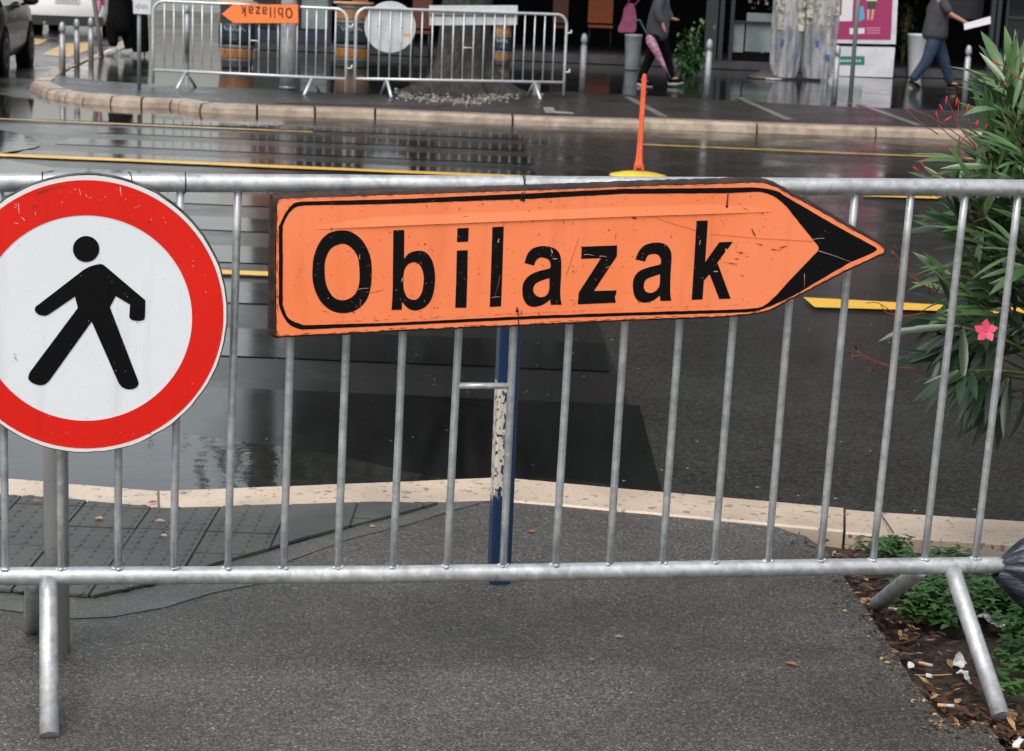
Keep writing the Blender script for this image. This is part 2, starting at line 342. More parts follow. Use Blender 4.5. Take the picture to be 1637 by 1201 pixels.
# pedestrian crossing: rough gaps and black glossy bands across the road
def wavy(x0, x1, y0, y1, amp=.012, step=.12, seed=0):
    pts = []; n = max(2, int((x1 - x0) / step))
    for i in range(n + 1):
        x = x0 + (x1 - x0) * i / n; pts.append((x, y0 + amp * noise.noise(Vector((x * 3, y0, seed)))))
    for i in range(n, -1, -1):
        x = x0 + (x1 - x0) * i / n; pts.append((x, y1 + amp * noise.noise(Vector((x * 3, y1, seed + 5)))))
    return pts
mbg = MB(); mbs = MB()
mbg.poly([[(-4.25, 5.75), (.50, 5.75), (.43, 8.0), (.30, 12), (.12, 15.8), (-.08, 20.9), (-3.9, 20.9), (-4.2, 16)]], lambda u, w_, o: (u, w_, ZR + .004 + o), 0, side=False)
for k in range(11):
    yc = 8.05 + 1.27 * k; xr = .46 - max(0, yc - 7) * .036; xl = -4.25 + max(0, yc - 15) * .06
    if yc + .3 > 20.9: continue
    mbs.poly([wavy(xl, xr + random.uniform(-.03, .03), yc - .31, yc + .31, seed=k)], lambda u, w_, o: (u, w_, ZR + .008 + o), 0, side=False)
mbs.poly([wavy(-4.25, .50, 5.72, 7.12, seed=33)], lambda u, w_, o: (u, w_, ZR + .008 + o), 0, side=False)
struct('crossing', mbg, ROUGHG); struct('crossing_bands', mbs, STRIPE)
# puddle in the gutter at the left
pud = [(-4.5, 5.3), (-1.45, 5.30), (-1.0, 5.24), (-.7, 5.33), (-.3, 5.45), (.0, 5.55), (.3, 5.5), (.6, 5.46), (.55, 5.75), (.2, 5.95), (-.2, 5.9), (-.6, 6.15), (-1.0, 6.3), (-1.6, 6.5), (-2.4, 6.9), (-4.5, 7.2)]
sheet('puddle', spline(pud, 4, True), ZR + .012, PUDDLE)
sheet('puddle', spline([(-13, 11.6), (-8, 11.9), (-5.2, 12.4), (-4.2, 13.4), (-3.6, 14.5), (-4.3, 15.3), (-4.2, 16.4), (-4.8, 17.6), (-6.0, 18.4), (-9, 18.7), (-13, 18.7)], 5, True), ZR + .012, PUDDLE)
sheet('puddle', spline([(-6.6, 19.1), (-4.6, 19.1), (-2.7, 19.3), (-2.6, 20.2), (-3.4, 21.1), (-5.0, 21.3), (-5.8, 21.9), (-6.6, 22.6), (-7.4, 21.5)], 5, True), ZR + .012, PUDDLE)
# yellow lines
sheet('yellow_line', wavy(-9, -.35, 9.82, 9.96), ZR + .016, YELLOW)
sheet('yellow_line', [tuple(G(1284, 480, ZR)[:2])] + [tuple(G(1302, 496, ZR)[:2])] + [(2.2, 9.60), (9, 9.60), (9, 9.80), (2.2, 9.80)], ZR + .016, YELLOW)
sheet('yellow_line', wavy(-12, 2.6, 15.32, 15.52, .02, .3), ZR + .016, YELLOW)
sheet('yellow_line', [tuple(G(a_, b_, ZR)[:2]) for a_, b_ in [(1380, 308), (1380, 317), (1503, 321), (1503, 312)]], ZR + .016, YELLOW)
sheet('yellow_line', wavy(-14, -2.1, 18.85, 18.97, .02, .3), ZR + .016, YELLOWF)
sheet('yellow_line', wavy(1.2, 14, 19.0, 19.14, .03, .3), ZR + .016, YELLOWF)
# yellow paint of the side street
q = lambda a, b: tuple(G(a, b, ZR)[:2])
sheet('yellow_hatching', [q(52, 72), q(54, 62), q(76, 64), q(62, 72)], ZR + .006, YELLOWF)
sheet('yellow_hatching', [q(66, 88), q(103, 70), q(146, 68), q(150, 78), q(110, 92)], ZR + .006, YELLOWF)

# --- near pavement
kf = [(-30, 763 + 0), (0, 763), (60, 767), (113, 773), (180, 779), (258, 785.5)]
KFAR = [(-6, 5.55), (-3, 5.42)] + [tuple(G(a, b)[:2]) for a, b in [(0, 763), (113, 773), (262, 785), (420, 779), (600, 772), (790, 764)]]
KFAR2 = [tuple(G(a, b)[:2]) for a, b in [(800, 764.5), (1000, 783), (1230, 803), (1400, 818), (1637, 833)]] + [(3, 5.33), (7, 5.25)]
KNEAR = [(-6, 5.33), (-3, 5.2)] + [tuple(G(a, b)[:2]) for a, b in [(0, 796), (113, 804), (262, 818), (420, 813), (600, 807), (790, 801)]]
KNEAR2 = [tuple(G(a, b)[:2]) for a, b in [(800, 801.5), (1000, 819), (1230, 840), (1400, 856), (1637, 872)]] + [(3, 5.05), (7, 4.98)]
def kerb_run(far, near, joints, ztop=.004, zb=-.12, name='kerb', mat=STONE, lip=.012, gap=.004, zbn=-.06):
    far = [Vector((p[0], p[1], 0)) for p in far]; near = [Vector((p[0], p[1], 0)) for p in near]
    n = len(far); sub = []
    for i in range(n - 1):
        for k in range(6):
            t = k / 6; sub.append((far[i].lerp(far[i + 1], t), near[i].lerp(near[i + 1], t)))
    sub.append((far[-1], near[-1]))
    # cut into stones at arc positions
    mb = MB(); stones = []; cur = [sub[0]]
    js = sorted(joints); acc = 0; ji = 0
    for a, b in zip(sub[:-1], sub[1:]):
        x0, x1 = (a[0].x + a[1].x) / 2, (b[0].x + b[1].x) / 2
        while ji < len(js) and x0 <= js[ji] < x1:
            t = (js[ji] - x0) / (x1 - x0); m_ = (a[0].lerp(b[0], t), a[1].lerp(b[1], t)); d_ = (b[0] - a[0]).normalized() * gap
            cur.append((m_[0] - d_, m_[1] - d_)); stones.append(cur); cur = [(m_[0] + d_, m_[1] + d_)]; ji += 1
        if (b[0] - cur[-1][0]).length > .01: cur.append(b)
    stones.append(cur)
    for st in stones:
        if len(st) < 2: continue
        dz = random.uniform(-.003, .003); o = len(mb.v); prof_n = 6
        for F2, N2 in st:
            dd = (N2 - F2).normalized()
            for pnt, z in ((F2, zb), (F2, ztop - lip), (F2 + dd * lip, ztop), (N2 - dd * lip * .5, ztop), (N2, ztop - lip * .5), (N2, zbn)):
                mb.v.append(pnt + Vector((noise.noise(pnt * 9) * .003, noise.noise(pnt * 9 + Vector((5, 0, 0))) * .004, z + dz)))
        for i in range(len(st) - 1):
            for k in range(prof_n - 1):
                mb.f.append((o + i * 6 + k, o + (i + 1) * 6 + k, o + (i + 1) * 6 + k + 1, o + i * 6 + k + 1)); mb.sm.append(False)
        mb.f.append(tuple(o + k for k in range(6))); mb.sm.append(False)
        e = o + (len(st) - 1) * 6; mb.f.append(tuple(e + k for k in reversed(range(6)))); mb.sm.append(False)
    return struct(name, mb, mat)
kerb_run(KFAR + KFAR2, KNEAR + KNEAR2, [-2.6, -1.0, -.02, .99, 2.2, 3.4], zbn=-.10)
# pavement sheet: bounded by kerb and planting pit
PIT = [G(a, b) for a, b in [(1240, 843), (1290, 858), (1325, 884), (1352, 925), (1385, 975), (1412, 1015), (1440, 1060), (1480, 1118), (1510, 1154), (1540, 1160), (1572, 1156), (1590, 1172), (1606, 1198), (1640, 1260)]] + [Vector((1.5, 2.7, 0))]
PIT = [(p.x, p.y) for p in PIT]
pitj = []
for a, b in zip(PIT[:-1], PIT[1:]):
    for k in range(6):
        t = k / 6; x, y = a[0] + (b[0] - a[0]) * t, a[1] + (b[1] - a[1]) * t
        pitj.append((x + .008 * noise.noise(Vector((x * 25, y * 25, 0))), y + .008 * noise.noise(Vector((x * 25, y * 25, 9)))))
kn = KNEAR + KNEAR2
kx = [p for p in kn if p[0] < PIT[0][0] - .02]
outer = [(-14, -8)] + [(-14, 5.4)] + kx + pitj + [(1.7, 2.2), (6, 2.0), (6, -8)]
mb = MB(); mb.poly([outer], lambda u, w_, o: (u, w_, 0 + o), th=.06, side=True); struct('pavement', mb, NEARASPH)
# tactile pavers at the kerb, left
TB = [G(a, b) for a, b in [(-200, 985), (0, 975), (113, 990), (180, 987), (263, 972), (338, 949), (420, 933), (450, 888 + 14), (561, 862), (650, 840), (720, 818), (776, 803)]]
TB = [(p.x, p.y) for p in TB]
TBI = [G(a, b) for a, b in [(-200, 950), (0, 949), (150, 958), (244, 938), (300, 922), (345, 905), (420, 885), (500, 862), (561, 845), (640, 825), (700, 808)]]
TBI = [(p.x, p.y) for p in TBI]
def inside(p, poly):
    c = False; n = len(poly); j = n - 1
    for i in range(n):
        if ((poly[i][1] > p[1]) != (poly[j][1] > p[1])) and (p[0] < (poly[j][0] - poly[i][0]) * (p[1] - poly[i][1]) / (poly[j][1] - poly[i][1] + 1e-12) + poly[i][0]): c = not c
        j = i
    return c
kleft = [p for p in KNEAR if -3 < p[0]]
tarea = [(x, y) for x, y in TB] + list(reversed(kleft)) + [(-1.95, 5.2)]
sheet('paver_border', tarea, .0018, BORDERC)
tin = TBI + list(reversed([p for p in KNEAR if -3 < p[0] < -.25])) + [(-1.95, 5.2)]
sheet('paver_bedding', tin, .008, JOINT)
ts = .19; mbt = MB()
def clip_poly(sub, x0, x1, y0, y1):
    # clip polygon `sub` to axis rectangle
    def cl(P, f, inter):
        out = []
        for i in range(len(P)):
            a, b = P[i - 1], P[i]; fa, fb = f(a), f(b)
            if fb:
                if not fa: out.append(inter(a, b))
                out.append(b)
            elif fa: out.append(inter(a, b))
        return out
    def ix(x): return lambda a, b: (x, a[1] + (b[1] - a[1]) * (x - a[0]) / (b[0] - a[0]))
    def iy(y): return lambda a, b: (a[0] + (b[0] - a[0]) * (y - a[1]) / (b[1] - a[1]), y)
    P = sub
    for f, g in ((lambda p: p[0] >= x0, ix(x0)), (lambda p: p[0] <= x1, ix(x1)), (lambda p: p[1] >= y0, iy(y0)), (lambda p: p[1] <= y1, iy(y1))):
        if not P: return P
        P = cl(P, f, g)
    return P
for i in range(-11, 8):
    for j in range(-1, 8):
        x0 = -1.0 + i * ts; y0 = 4.31 + j * ts; g = .0035
        P = clip_poly(tin, x0 + g, x0 + ts - g, y0 + g * .7, y0 + ts - g * .7)
        if len(P) < 3: continue
        dz = random.uniform(-.0012, .0012); tx, ty = random.uniform(-.006, .006), random.uniform(-.006, .006)
        zf = lambda u, w_: .0115 + dz + (u - x0) * tx + (w_ - y0) * ty
        mbt.poly([P], lambda u, w_, o, zf=zf: (u, w_, zf(u, w_) + o), th=.007)
        if i > 1: continue
        for a in range(4):
            for b in range(4):
                cx, cy = x0 + ts * (a + .5) / 4, y0 + ts * (b + .5) / 4
                if not inside((cx, cy), P): continue
                z = zf(cx, cy); mbt.lathe([(.0125, z - .001), (.0105, z + .0018), (.006, z + .0025)], (cx, cy, 0), 10)
struct('tactile_paving', mbt, TILE)
# soil of the planting pit
mb = MB(); nx, ny = 60, 60; X0, X1, Y0, Y1 = .6, 2.6, 2.4, 5.35
vs = []; fs = []
for j in range(ny + 1):
    for i in range(nx + 1):
        x = X0 + (X1 - X0) * i / nx; y = Y0 + (Y1 - Y0) * j / ny; vs.append((x, y, -.042 + .016 * noise.fractal(Vector((x * 5, y * 5, 0)), 1, 2, 4)))
for j in range(ny):
    for i in range(nx): a = j * (nx + 1) + i; fs.append((a, a + 1, a + nx + 2, a + nx + 1))
mb.add(vs, fs, True); struct('soil', mb, SOIL)

# --- far pavement with its stone kerb
FK = [(49, 131), (60, 137), (69, 141), (95, 146.5), (133, 151.5), (192, 156), (226, 158), (272, 159), (300, 165), (341, 168), (393, 170), (465, 172), (600, 176), (748, 182), (892, 188), (1042, 192), (1193, 198), (1352, 203), (1482, 207), (1637, 213)]
fko = [tuple(G(a, b)[:2]) for a, b in FK] + [(9.0, 22.9), (22, 23.6)]
up = [tuple(G(a, b)[:2]) for a, b in [(215, 38), (195, 62), (175, 76), (150, 86), (112, 97), (85, 108), (62, 119)]]
fko = [(-13.5, 62)] + up + fko
fkv = [Vector((p[0], p[1], 0)) for p in fko]
fki = []
for i, p in enumerate(fkv):
    t = (fkv[min(i + 1, len(fkv) - 1)] - fkv[max(i - 1, 0)]).normalized(); fki.append(p + Vector((-t.y, t.x, 0)) * .24)
mb = MB(); o = 0; acc = 0; mj = MB()
nextj = 0.7
pts = []
for i in range(len(fkv) - 1):
    L_ = (fkv[i + 1] - fkv[i]).length; n = max(1, int(L_ / .12))
    for k in range(n): pts.append((fkv[i].lerp(fkv[i + 1], k / n), fki[i].lerp(fki[i + 1], k / n)))
pts.append((fkv[-1], fki[-1]))
runs = []; cur = [pts[0]]; acc = 0; target = .3
for a, b in zip(pts[:-1], pts[1:]):
    acc += (b[0] - a[0]).length; cur.append(b)
    if a[0].x > -7 and acc > target:
        d_ = (b[0] - a[0]).normalized() * .012; cur[-1] = (b[0] - d_, b[1] - d_); runs.append(cur); cur = [(b[0] + d_, b[1] + d_)]; acc = 0; target = random.uniform(.22, .32) if a[0].x < -3.9 else random.uniform(.4, .6) if a[0].x < -2.4 else random.uniform(1.25, 1.5)
runs.append(cur)
for st in runs:
    if len(st) < 2: continue
    o = len(mb.v); dz = random.uniform(-.008, .008)
    for A, B in st:
        dd = (B - A).normalized()
        for pnt, z in ((A - dd * .015, ZR - .02), (A + dd * .0, -.035 + dz), (A + dd * .035, 0.0 + dz), (B, .006 + dz), (B, -.05)): mb.v.append(pnt + Vector((0, 0, z)))
    for i in range(len(st) - 1):
        for k in range(4): mb.f.append((o + i * 5 + k, o + (i + 1) * 5 + k, o + (i + 1) * 5 + k + 1, o + i * 5 + k + 1)); mb.sm.append(False)
    mb.f.append(tuple(o + k for k in range(5))); mb.sm.append(False); e = o + (len(st) - 1) * 5; mb.f.append(tuple(e + k for k in reversed(range(5)))); mb.sm.append(False)
struct('kerb', mb, STONEF, merge=False)
sheet('far_pavement', [(p.x, p.y) for p in fki] + [(22, 62)], -.006, FARPAV)
# drier asphalt strip along the far kerb
edge = [G(a, b) for a, b in [(1637, 181), (1300, 168), (900, 146), (820, 150), (700, 152), (560, 150), (420, 142), (250, 136), (150, 128), (95, 121), (78, 118)]]
strip = [(p.x, p.y) for p in fki if p.y < 24.2 and p.x > -6.3] + [(22, 24.8)] + [(p.x, p.y) for p in edge]
sheet('pavement_strip', strip, -.002, FARSTRIP)
for (a, b, c, d_) in [((1003, 155), (1062, 187), 7, 0), ((1180, 156), (1262, 192), 10, 0), ((1372, 166), (1470, 201), 9, 0)]:
    A, B = G(*a), G(*b); t = (B - A).normalized(); n_ = Vector((-t.y, t.x, 0)) * .055
    sheet('white_line', [(A + n_)[:2], (B + n_)[:2], (B - n_)[:2], (A - n_)[:2]], .002, WHITEL)
# ribbed guide strip in front of the far barrier
mb = MB()
A, B = G(452, 165), G(705, 171)
for i in range(56):
    p = A.lerp(B, i / 55); mb.box(p + Vector((.0, .17, .004)), (.012, .26, .006), rz=-.25)
struct('ribbed_paving', mb, M('ribbed_tile', (.06, .06, .058), .3))
# pale concrete patch by the far barrier leg
sheet('concrete_patch', [tuple(G(a, b)[:2]) for a, b in [(868, 172), (884, 172), (888, 178), (915, 180), (918, 183), (872, 181)]], .004, M('concrete', (.30, .30, .29), .5, col2=(.2, .2, .2)))
# ================================================================== NEAR BARRIER
ML = (G(78, 1190) + G(53, 1015)) / 2; MR = (G(1605, 1162) + G(1395, 980)) / 2
BP = Plane(ML, MR - ML, .05)
botx = [8.6, 98, 188.6, 277, 364.2, 453, 540, 628.4, 714.8, 804.6, 887.5, 974.6, 1059, 1141.5, 1227.8, 1311.5, 1395.7, 1478, 1559]
boty = lambda x: 906 - (x / 1637) * 14
topx = {3: 288.6, 4: 380.5, 15: 1367, 16: 1456, 17: 1543, 18: 1628}
midx = {5: (464, 540), 6: (554, 537), 7: (644, 532), 8: (734, 528), 9: (821, 528), 10: (910, 523), 11: (999.5, 522), 12: (1087.5, 518), 13: (1172.5, 513), 14: (1262, 490)}
nb = thing('crowd_barrier', ML, 'galvanised steel crowd barrier in the foreground carrying the round and the orange sign', 'barrier')
def U(px, py): return BP.px(px, py)
rt, rb, rbar = .0185, .0190, .0083
tl = [(-160, 290), (0, 291), (400, 293), (850, 295.5), (1400, 299), (1637, 301), (1700, 301.5)]
bl = [(-160, 923), (0, 921), (300, 920), (600, 918.5), (900, 914), (1200, 908.5), (1450, 905), (1700, 902)]
T_ = [U(*p) for p in tl]; B_ = [U(*p) for p in bl]
uL = U(-88, 700)[0]; uR = U(1705, 700)[0]
def interp(P, u):
    for a, b in zip(P[:-1], P[1:]):
        if u <= b[0] or b is P[-1]: return a[1] + (b[1] - a[1]) * (u - a[0]) / (b[0] - a[0])
rc = .10
path = []
wL = interp(T_, uL); wR = interp(T_, uR)
path.append((uL, interp(B_, uL) - .06)); path.append((uL, .5)); path.append((uL, wL - rc - .05))
for k in range(9): a = math.pi - math.pi / 2 * k / 8; path.append((uL + rc + rc * math.cos(a), wL - rc + rc * math.sin(a)))
n = 26
for k in range(1, n): u = uL + rc + (uR - uL - 2 * rc) * k / n; path.append((u, interp(T_, u)))
for k in range(9): a = math.pi / 2 - math.pi / 2 * k / 8; path.append((uR - rc + rc * math.cos(a), wR - rc + rc * math.sin(a)))
path += [(uR, wR - rc - .05), (uR, .5), (uR, interp(B_, uR) - .06)]
MB().tube([BP.pt(u, w_) for u, w_ in path], rt, 20, wob=.04).build('frame', GALV, nb)
pb = [BP.pt(uL + (uR - uL) * k / 30, interp(B_, uL + (uR - uL) * k / 30)) for k in range(31)]
MB().tube(pb, rb, 20, wob=.04).build('bottom_rail', GALV, nb)
bars = []
for i in range(19):
    ub, wb_ = U(botx[i], boty(botx[i])); wb_ = interp(B_, ub)
    if i in topx: ut = U(topx[i], 312)[0]
    elif i in midx:
        um, wm = U(*midx[i]); ut = um + (um - ub) * (interp(T_, um) - wm) / (wm - wb_)
    else: ut = ub + .004
    bars.append((ub, wb_, ut, interp(T_, ut)))
    P0, P1 = BP.pt(ub, wb_ + rb * .6), BP.pt(ut, interp(T_, ut) - rt * .5)
    mb = MB(); k_ = 8; bow = random.uniform(-.0012, .0012)
    mb.tube([P0.lerp(P1, k / k_) + BP.U * bow * math.sin(math.pi * k / k_) for k in range(k_ + 1)], rbar, 12, wob=.05)
    for s_ in range(5):
        a = random.uniform(math.pi, 2 * math.pi); mb.ball(BP.pt(ub, wb_ + rb * .93) + BP.U * math.cos(a) * rbar * 1.1 + BP.N * abs(math.sin(a)) * rbar * 1.0, random.uniform(.0035, .0065), (1.2, 1.2, .8), 6, 5)
    mb.build('bar', GALVB, nb)
a, b = bars[8], bars[9]
wr = U(778, 617)[1]; fr = (wr - a[1]) / (a[3] - a[1])
MB().tube([BP.pt(a[0] + (a[2] - a[0]) * fr, wr), BP.pt(b[0] + (b[2] - b[0]) * fr, wr)], .0068, 12).build('rung', GALVB, nb)
def leg(px_top, gnd, side, r=.0192):
    u, w_ = BP.px(*px_top); w_ = interp(B_, u); p0 = BP.pt(u, w_ - .008, side * rb * .4); g = Vector(gnd)
    d_ = (g - p0); p1 = p0 + d_ * .25
    mb = MB(); mb.tube([p0, p0 + d_ * .1, p1, g + Vector((0, 0, .004))], r, 18, wob=.03); return mb.build('leg', GALV, nb)
leg((78, 925), G(79, 1180), 1); leg((54, 925), G(52, 1008), -1)
leg((1520, 915), G(1600, 1148), 1); leg((1475, 918), G(1402, 968), -1)
# drops of rain hanging below the tubes
mb = MB()
for k in range(150):
    u = random.uniform(uL + .1, uR - .1); tp = random.random() < .75
    w_ = (interp(T_, u) - rt) if tp else (interp(B_, u) - rb); r = random.uniform(.0012, .0026)
    mb.ball(BP.pt(u, w_ - r * .5), r, (1, 1, 1.35), 8, 6)
o = mb.build('water_drops', M('water', (.9, .9, .9), .02, trans=1), nb); o['kind'] = 'stuff'

# ================================================================== ROUND SIGN
offR = .045
def RP(px, py, o=offR): return BP.px(px, py, o)
rs = thing('round_sign', BP.pt(*RP(137, 722), offR), 'round red ringed white sign with black walking figure, wired to the near barrier', 'sign')
def ell(cx, cy, rx, ry, n=96, o=offR, j=0):
    return [RP(cx + (rx + j * noise.noise(Vector((math.cos(a) * 9, math.sin(a) * 9, 1)))) * math.cos(a), cy + (ry + j * noise.noise(Vector((math.cos(a) * 9, math.sin(a) * 9, 3)))) * math.sin(a), o) for a in [2 * math.pi * k / n for k in range(n)]]
fnB = lambda u, w_, o: BP.pt(u, w_, o)
MB().poly([ell(137, 501.5, 227.2, 223.2, j=1.5)], fnB, th=.016, front=offR - .003).build('backing', M('sign_back_edge', (.12, .12, .12), .5, .4, col2=(.03, .03, .03), scale=40), rs)
MB().poly([ell(137, 501.7, 224.8, 221, j=2.0), ell(137, 502.5, 219, 213)], fnB, th=.0022, front=offR).build('rim', RIMW, rs)
MB().poly([ell(137, 502.5, 220.4, 214.5), ell(137, 508.5, 170, 164.3)], fnB, th=.003, front=offR + .0006).build('red_ring', REDP, rs)
MB().poly([ell(137, 508.5, 172, 166)], fnB, th=.003, front=offR - .0004).build('white_disc', WHITEP, rs)
zf = lambda p: [(30 + a * .23305, 360 + b * .23305) for a, b in p]
body = mixspline([('C', zf([(440, 310), (490, 283), (560, 267), (585, 275)])), ('L', zf([(868, 515)])), ('C', zf([(868, 515), (865, 630), (850, 652), (815, 657), (775, 650), (758, 630)])), ('L', zf([(763, 545), (665, 487), (625, 563)])),
    ('C', zf([(815, 1058), (822, 1085), (812, 1108), (790, 1122), (755, 1127), (715, 1115), (690, 1090)])), ('L', zf([(683, 1078), (500, 662), (212, 1064)])), ('C', zf([(205, 1072), (180, 1092), (140, 1098), (90, 1080), (65, 1050), (75, 1010)])),
    ('L', zf([(405, 568), (385, 490), (210, 610)])), ('C', zf([(205, 613), (180, 622), (140, 615), (112, 590), (115, 562), (135, 545)]))])
mb = MB(); mb.poly([[RP(a, b) for a, b in body]], fnB, th=.001, front=offR + .0008)
hc = zf([(462, 164)])[0]; mb.poly([ell(hc[0], hc[1], 21.1, 20.8, 40)], fnB, th=.001, front=offR + .0008); mb.build('walking_figure', BLACKP, rs)
# scratches and stains of their own shape
def blot(mb, plane, px, py, L, Wd, ang, off):
    n = 9; P = []
    for k in range(n):
        t = k / (n - 1); P.append((t - .5, Wd * (.35 + .65 * math.sin(math.pi * t)) * random.uniform(.3, 1)))
    up_ = [(px + L * t * math.cos(ang) - h * math.sin(ang), py + L * t * math.sin(ang) + h * math.cos(ang)) for t, h in P]
    dn = [(px + L * t * math.cos(ang) + h * math.sin(ang) * random.uniform(.4, 1), py + L * t * math.sin(ang) - h * math.cos(ang) * random.uniform(.4, 1)) for t, h in reversed(P)]
    mb.poly([[plane.px(a, b, off) for a, b in up_ + dn]], lambda u, w_, o: plane.pt(u, w_, o), th=0, front=off, side=False)
mb = MB()
for k in range(22):
    a = random.uniform(-2.6, .3); r = random.uniform(178, 212); blot(mb, BP, 137 + r * math.cos(a), 505 + r * math.sin(a), random.uniform(1.5, 6), random.uniform(.3, .8), random.uniform(0, 3.1), offR + .0012)
for p in [(120, 303, 5, .9, -.3), (128, 307, 12, .8, 1.4), (30, 333, 16, 1, 1.5), (37, 350, 9, 1, .8), (26, 357, 9, .8, .2), (193, 306, 16, 1.2, 1.45)]: blot(mb, BP, *p, offR + .0012)
o = mb.build('pale_scratches', M('scratch_pale', (.80, .45, .42), .5), rs); o['kind'] = 'stuff'
mb = MB()
for p in [(67, 307, 22, 1.4, -.3), (92, 300, 32, .9, -.2), (76, 303, 26, .7, -.25), (56, 330, 12, 1.3, .15), (282, 600, 9, 1.1, -1), (262, 670, 4, 1.2, .8), (192, 321, 7, 1.4, 1), (238, 355, 5, 1.3, 0), (220, 516, 5, .8, .3), (24, 572, 8, .8, 1.2), (239, 692, 8, 1.4, .7)]: blot(mb, BP, *p, offR + .0014)
o = mb.build('dark_scratches', M('scratch_dark', (.05, .03, .03), .6), rs); o['kind'] = 'stuff'
WDR = MATS['water']
mb = MB()
for k in range(170):
    a = random.uniform(-1.9, 1.2); r = 215 * random.random() ** .5; x, y = 137 + r * math.cos(a * 3.3), 503 + r * math.sin(a * 3.3)
    if x < 2 or (random.random() < .45 and not (100 < x < 200 and 420 < y < 600)): continue
    rr = random.uniform(.0005, .0011); mb.ball(BP.pt(*RP(x, y), offR + .0016), rr, (1, .55, 1.1), 7, 5)
o = mb.build('rain_beads', WDR, rs); o['kind'] = 'stuff'
blm = MB()
for p in [(24, 566, 7, 1.2, .3), (27, 575, 6, .8, 1.3), (20, 578, 5, .7, .9)]: blot(blm, BP, *p, offR + .0008)
o = blm.build('sticker_remains', M('glue_brown', (.5, .42, .30), .6), rs); o['kind'] = 'stuff'
def hook(px, py, root=None, rr=None, skew=0):
    """ring of wire round the top tube"""
    u, w_ = BP.px(px, py); w_ = interp(T_, u); pts = []
    for k in range(15):
        a = 2 * math.pi * k / 14; pts.append(BP.pt(u + skew * math.sin(a), w_ + (rt + .0025) * math.cos(a), (rt + .0025) * math.sin(a)))
    return pts
for x, sk in ((68, .001), (207, .006), (296, .001)): MB().tube(hook(x, 290, skew=sk), .0011, 6).build('wire_tie', WIRE, rs)

# ================================================================== ORANGE ARROW SIGN
offO = .058; th = .034
def OP(px, py, o=offO): return BP.px(px, py, o)
os_ = thing('arrow_sign', BP.pt(*OP(830, 520), offO), 'big worn orange arrow sign reading Obilazak, pointing right, wired to the near barrier', 'sign')
face = mixspline([('C', [(443, 335), (443.5, 325), (446, 320), (452, 318.5), (467, 317.5)]), ('L', [(630, 312), (850, 305), (1000, 299)]), ('C', [(1160, 294), (1210, 292.4), (1228, 295), (1248, 303)]), ('L', [(1300, 332), (1360, 366)]),
    ('C', [(1400, 388), (1411, 395), (1414.5, 400), (1411, 405), (1400, 410)]), ('L', [(1360, 428), (1300, 459)]), ('C', [(1268, 475), (1240, 490), (1216, 499), (1160, 505)]), ('L', [(1000, 511), (850, 518), (644, 527), (446, 537.5)]), ('C', [(446, 537.5), (442.5, 535), (442.5, 528)]), ('L', [(441.5, 446), (442.5, 362)])], 4)
def dense(P, step=5):
    out = []
    for i in range(len(P)):
        a, b = P[i], P[(i + 1) % len(P)]; L_ = math.hypot(b[0] - a[0], b[1] - a[1]); n = max(1, int(L_ / step))
        for k in range(n): out.append((a[0] + (b[0] - a[0]) * k / n, a[1] + (b[1] - a[1]) * k / n))
    return out
fd = dense(face)
fuv = [OP(a + .9 * noise.noise(Vector((a * .09, b * .09, 0))), b + (1.0 if b < 450 else 1.5) * noise.noise(Vector((a * .17, b * .11, 4)))) for a, b in fd]
MB().poly([fuv], fnB, th=.001, front=offO).build('face', ORANGE, os_)
# rusty flared box behind the face
cxu = sum(p[0] for p in fuv) / len(fuv); mb = MB(); nF = len(fuv); rings = []
area = 0
def outset(P, dd):
    out = []; n = len(P)
    for i in range(n):
        a, b = P[i - 1], P[(i + 1) % n]; tx, ty = b[0] - a[0], b[1] - a[1]; L_ = math.hypot(tx, ty) + 1e-9
        nx, ny = ty / L_, -tx / L_
        out.append((P[i][0] - nx * dd, P[i][1] - ny * dd))
    return out
sg = 1 if sum(fuv[i - 1][0] * fuv[i][1] - fuv[i][0] * fuv[i - 1][1] for i in range(nF)) < 0 else -1
prof = [(0.0010, -.0009), (.0042, -.002), (.0062, -.010), (.0078, -.026), (.0070, -th)]
for dd, zz in prof:
    r_ = outset(fuv, dd * sg); rr = []
    for (u, w_) in r_:
        left = max(0, 1 - abs(u - min(p[0] for p in fuv)) / .02); u2 = u - left * .012 * min(1, abs(zz) * 2 / th) + .002 * left * noise.noise(Vector((w_ * 40, 1, 0)))
        rr.append(BP.pt(u2, w_ + .0012 * noise.noise(Vector((u * 60, w_ * 60, 2))), offO + zz))
    rings.append(rr)
vs = [p for r_ in rings for p in r_]; fs = []
for i in range(len(rings) - 1):
    for k in range(nF): k2 = (k + 1) % nF; fs.append((i * nF + k, i * nF + k2, (i + 1) * nF + k2, (i + 1) * nF + k))
mb.add(vs, fs, False)
mb.poly([[(p[0], p[1]) for p in outset(fuv, .004 * sg)]], fnB, th=0, front=offO - th + .002, side=False); mb.build('box_edge', RUST, os_)
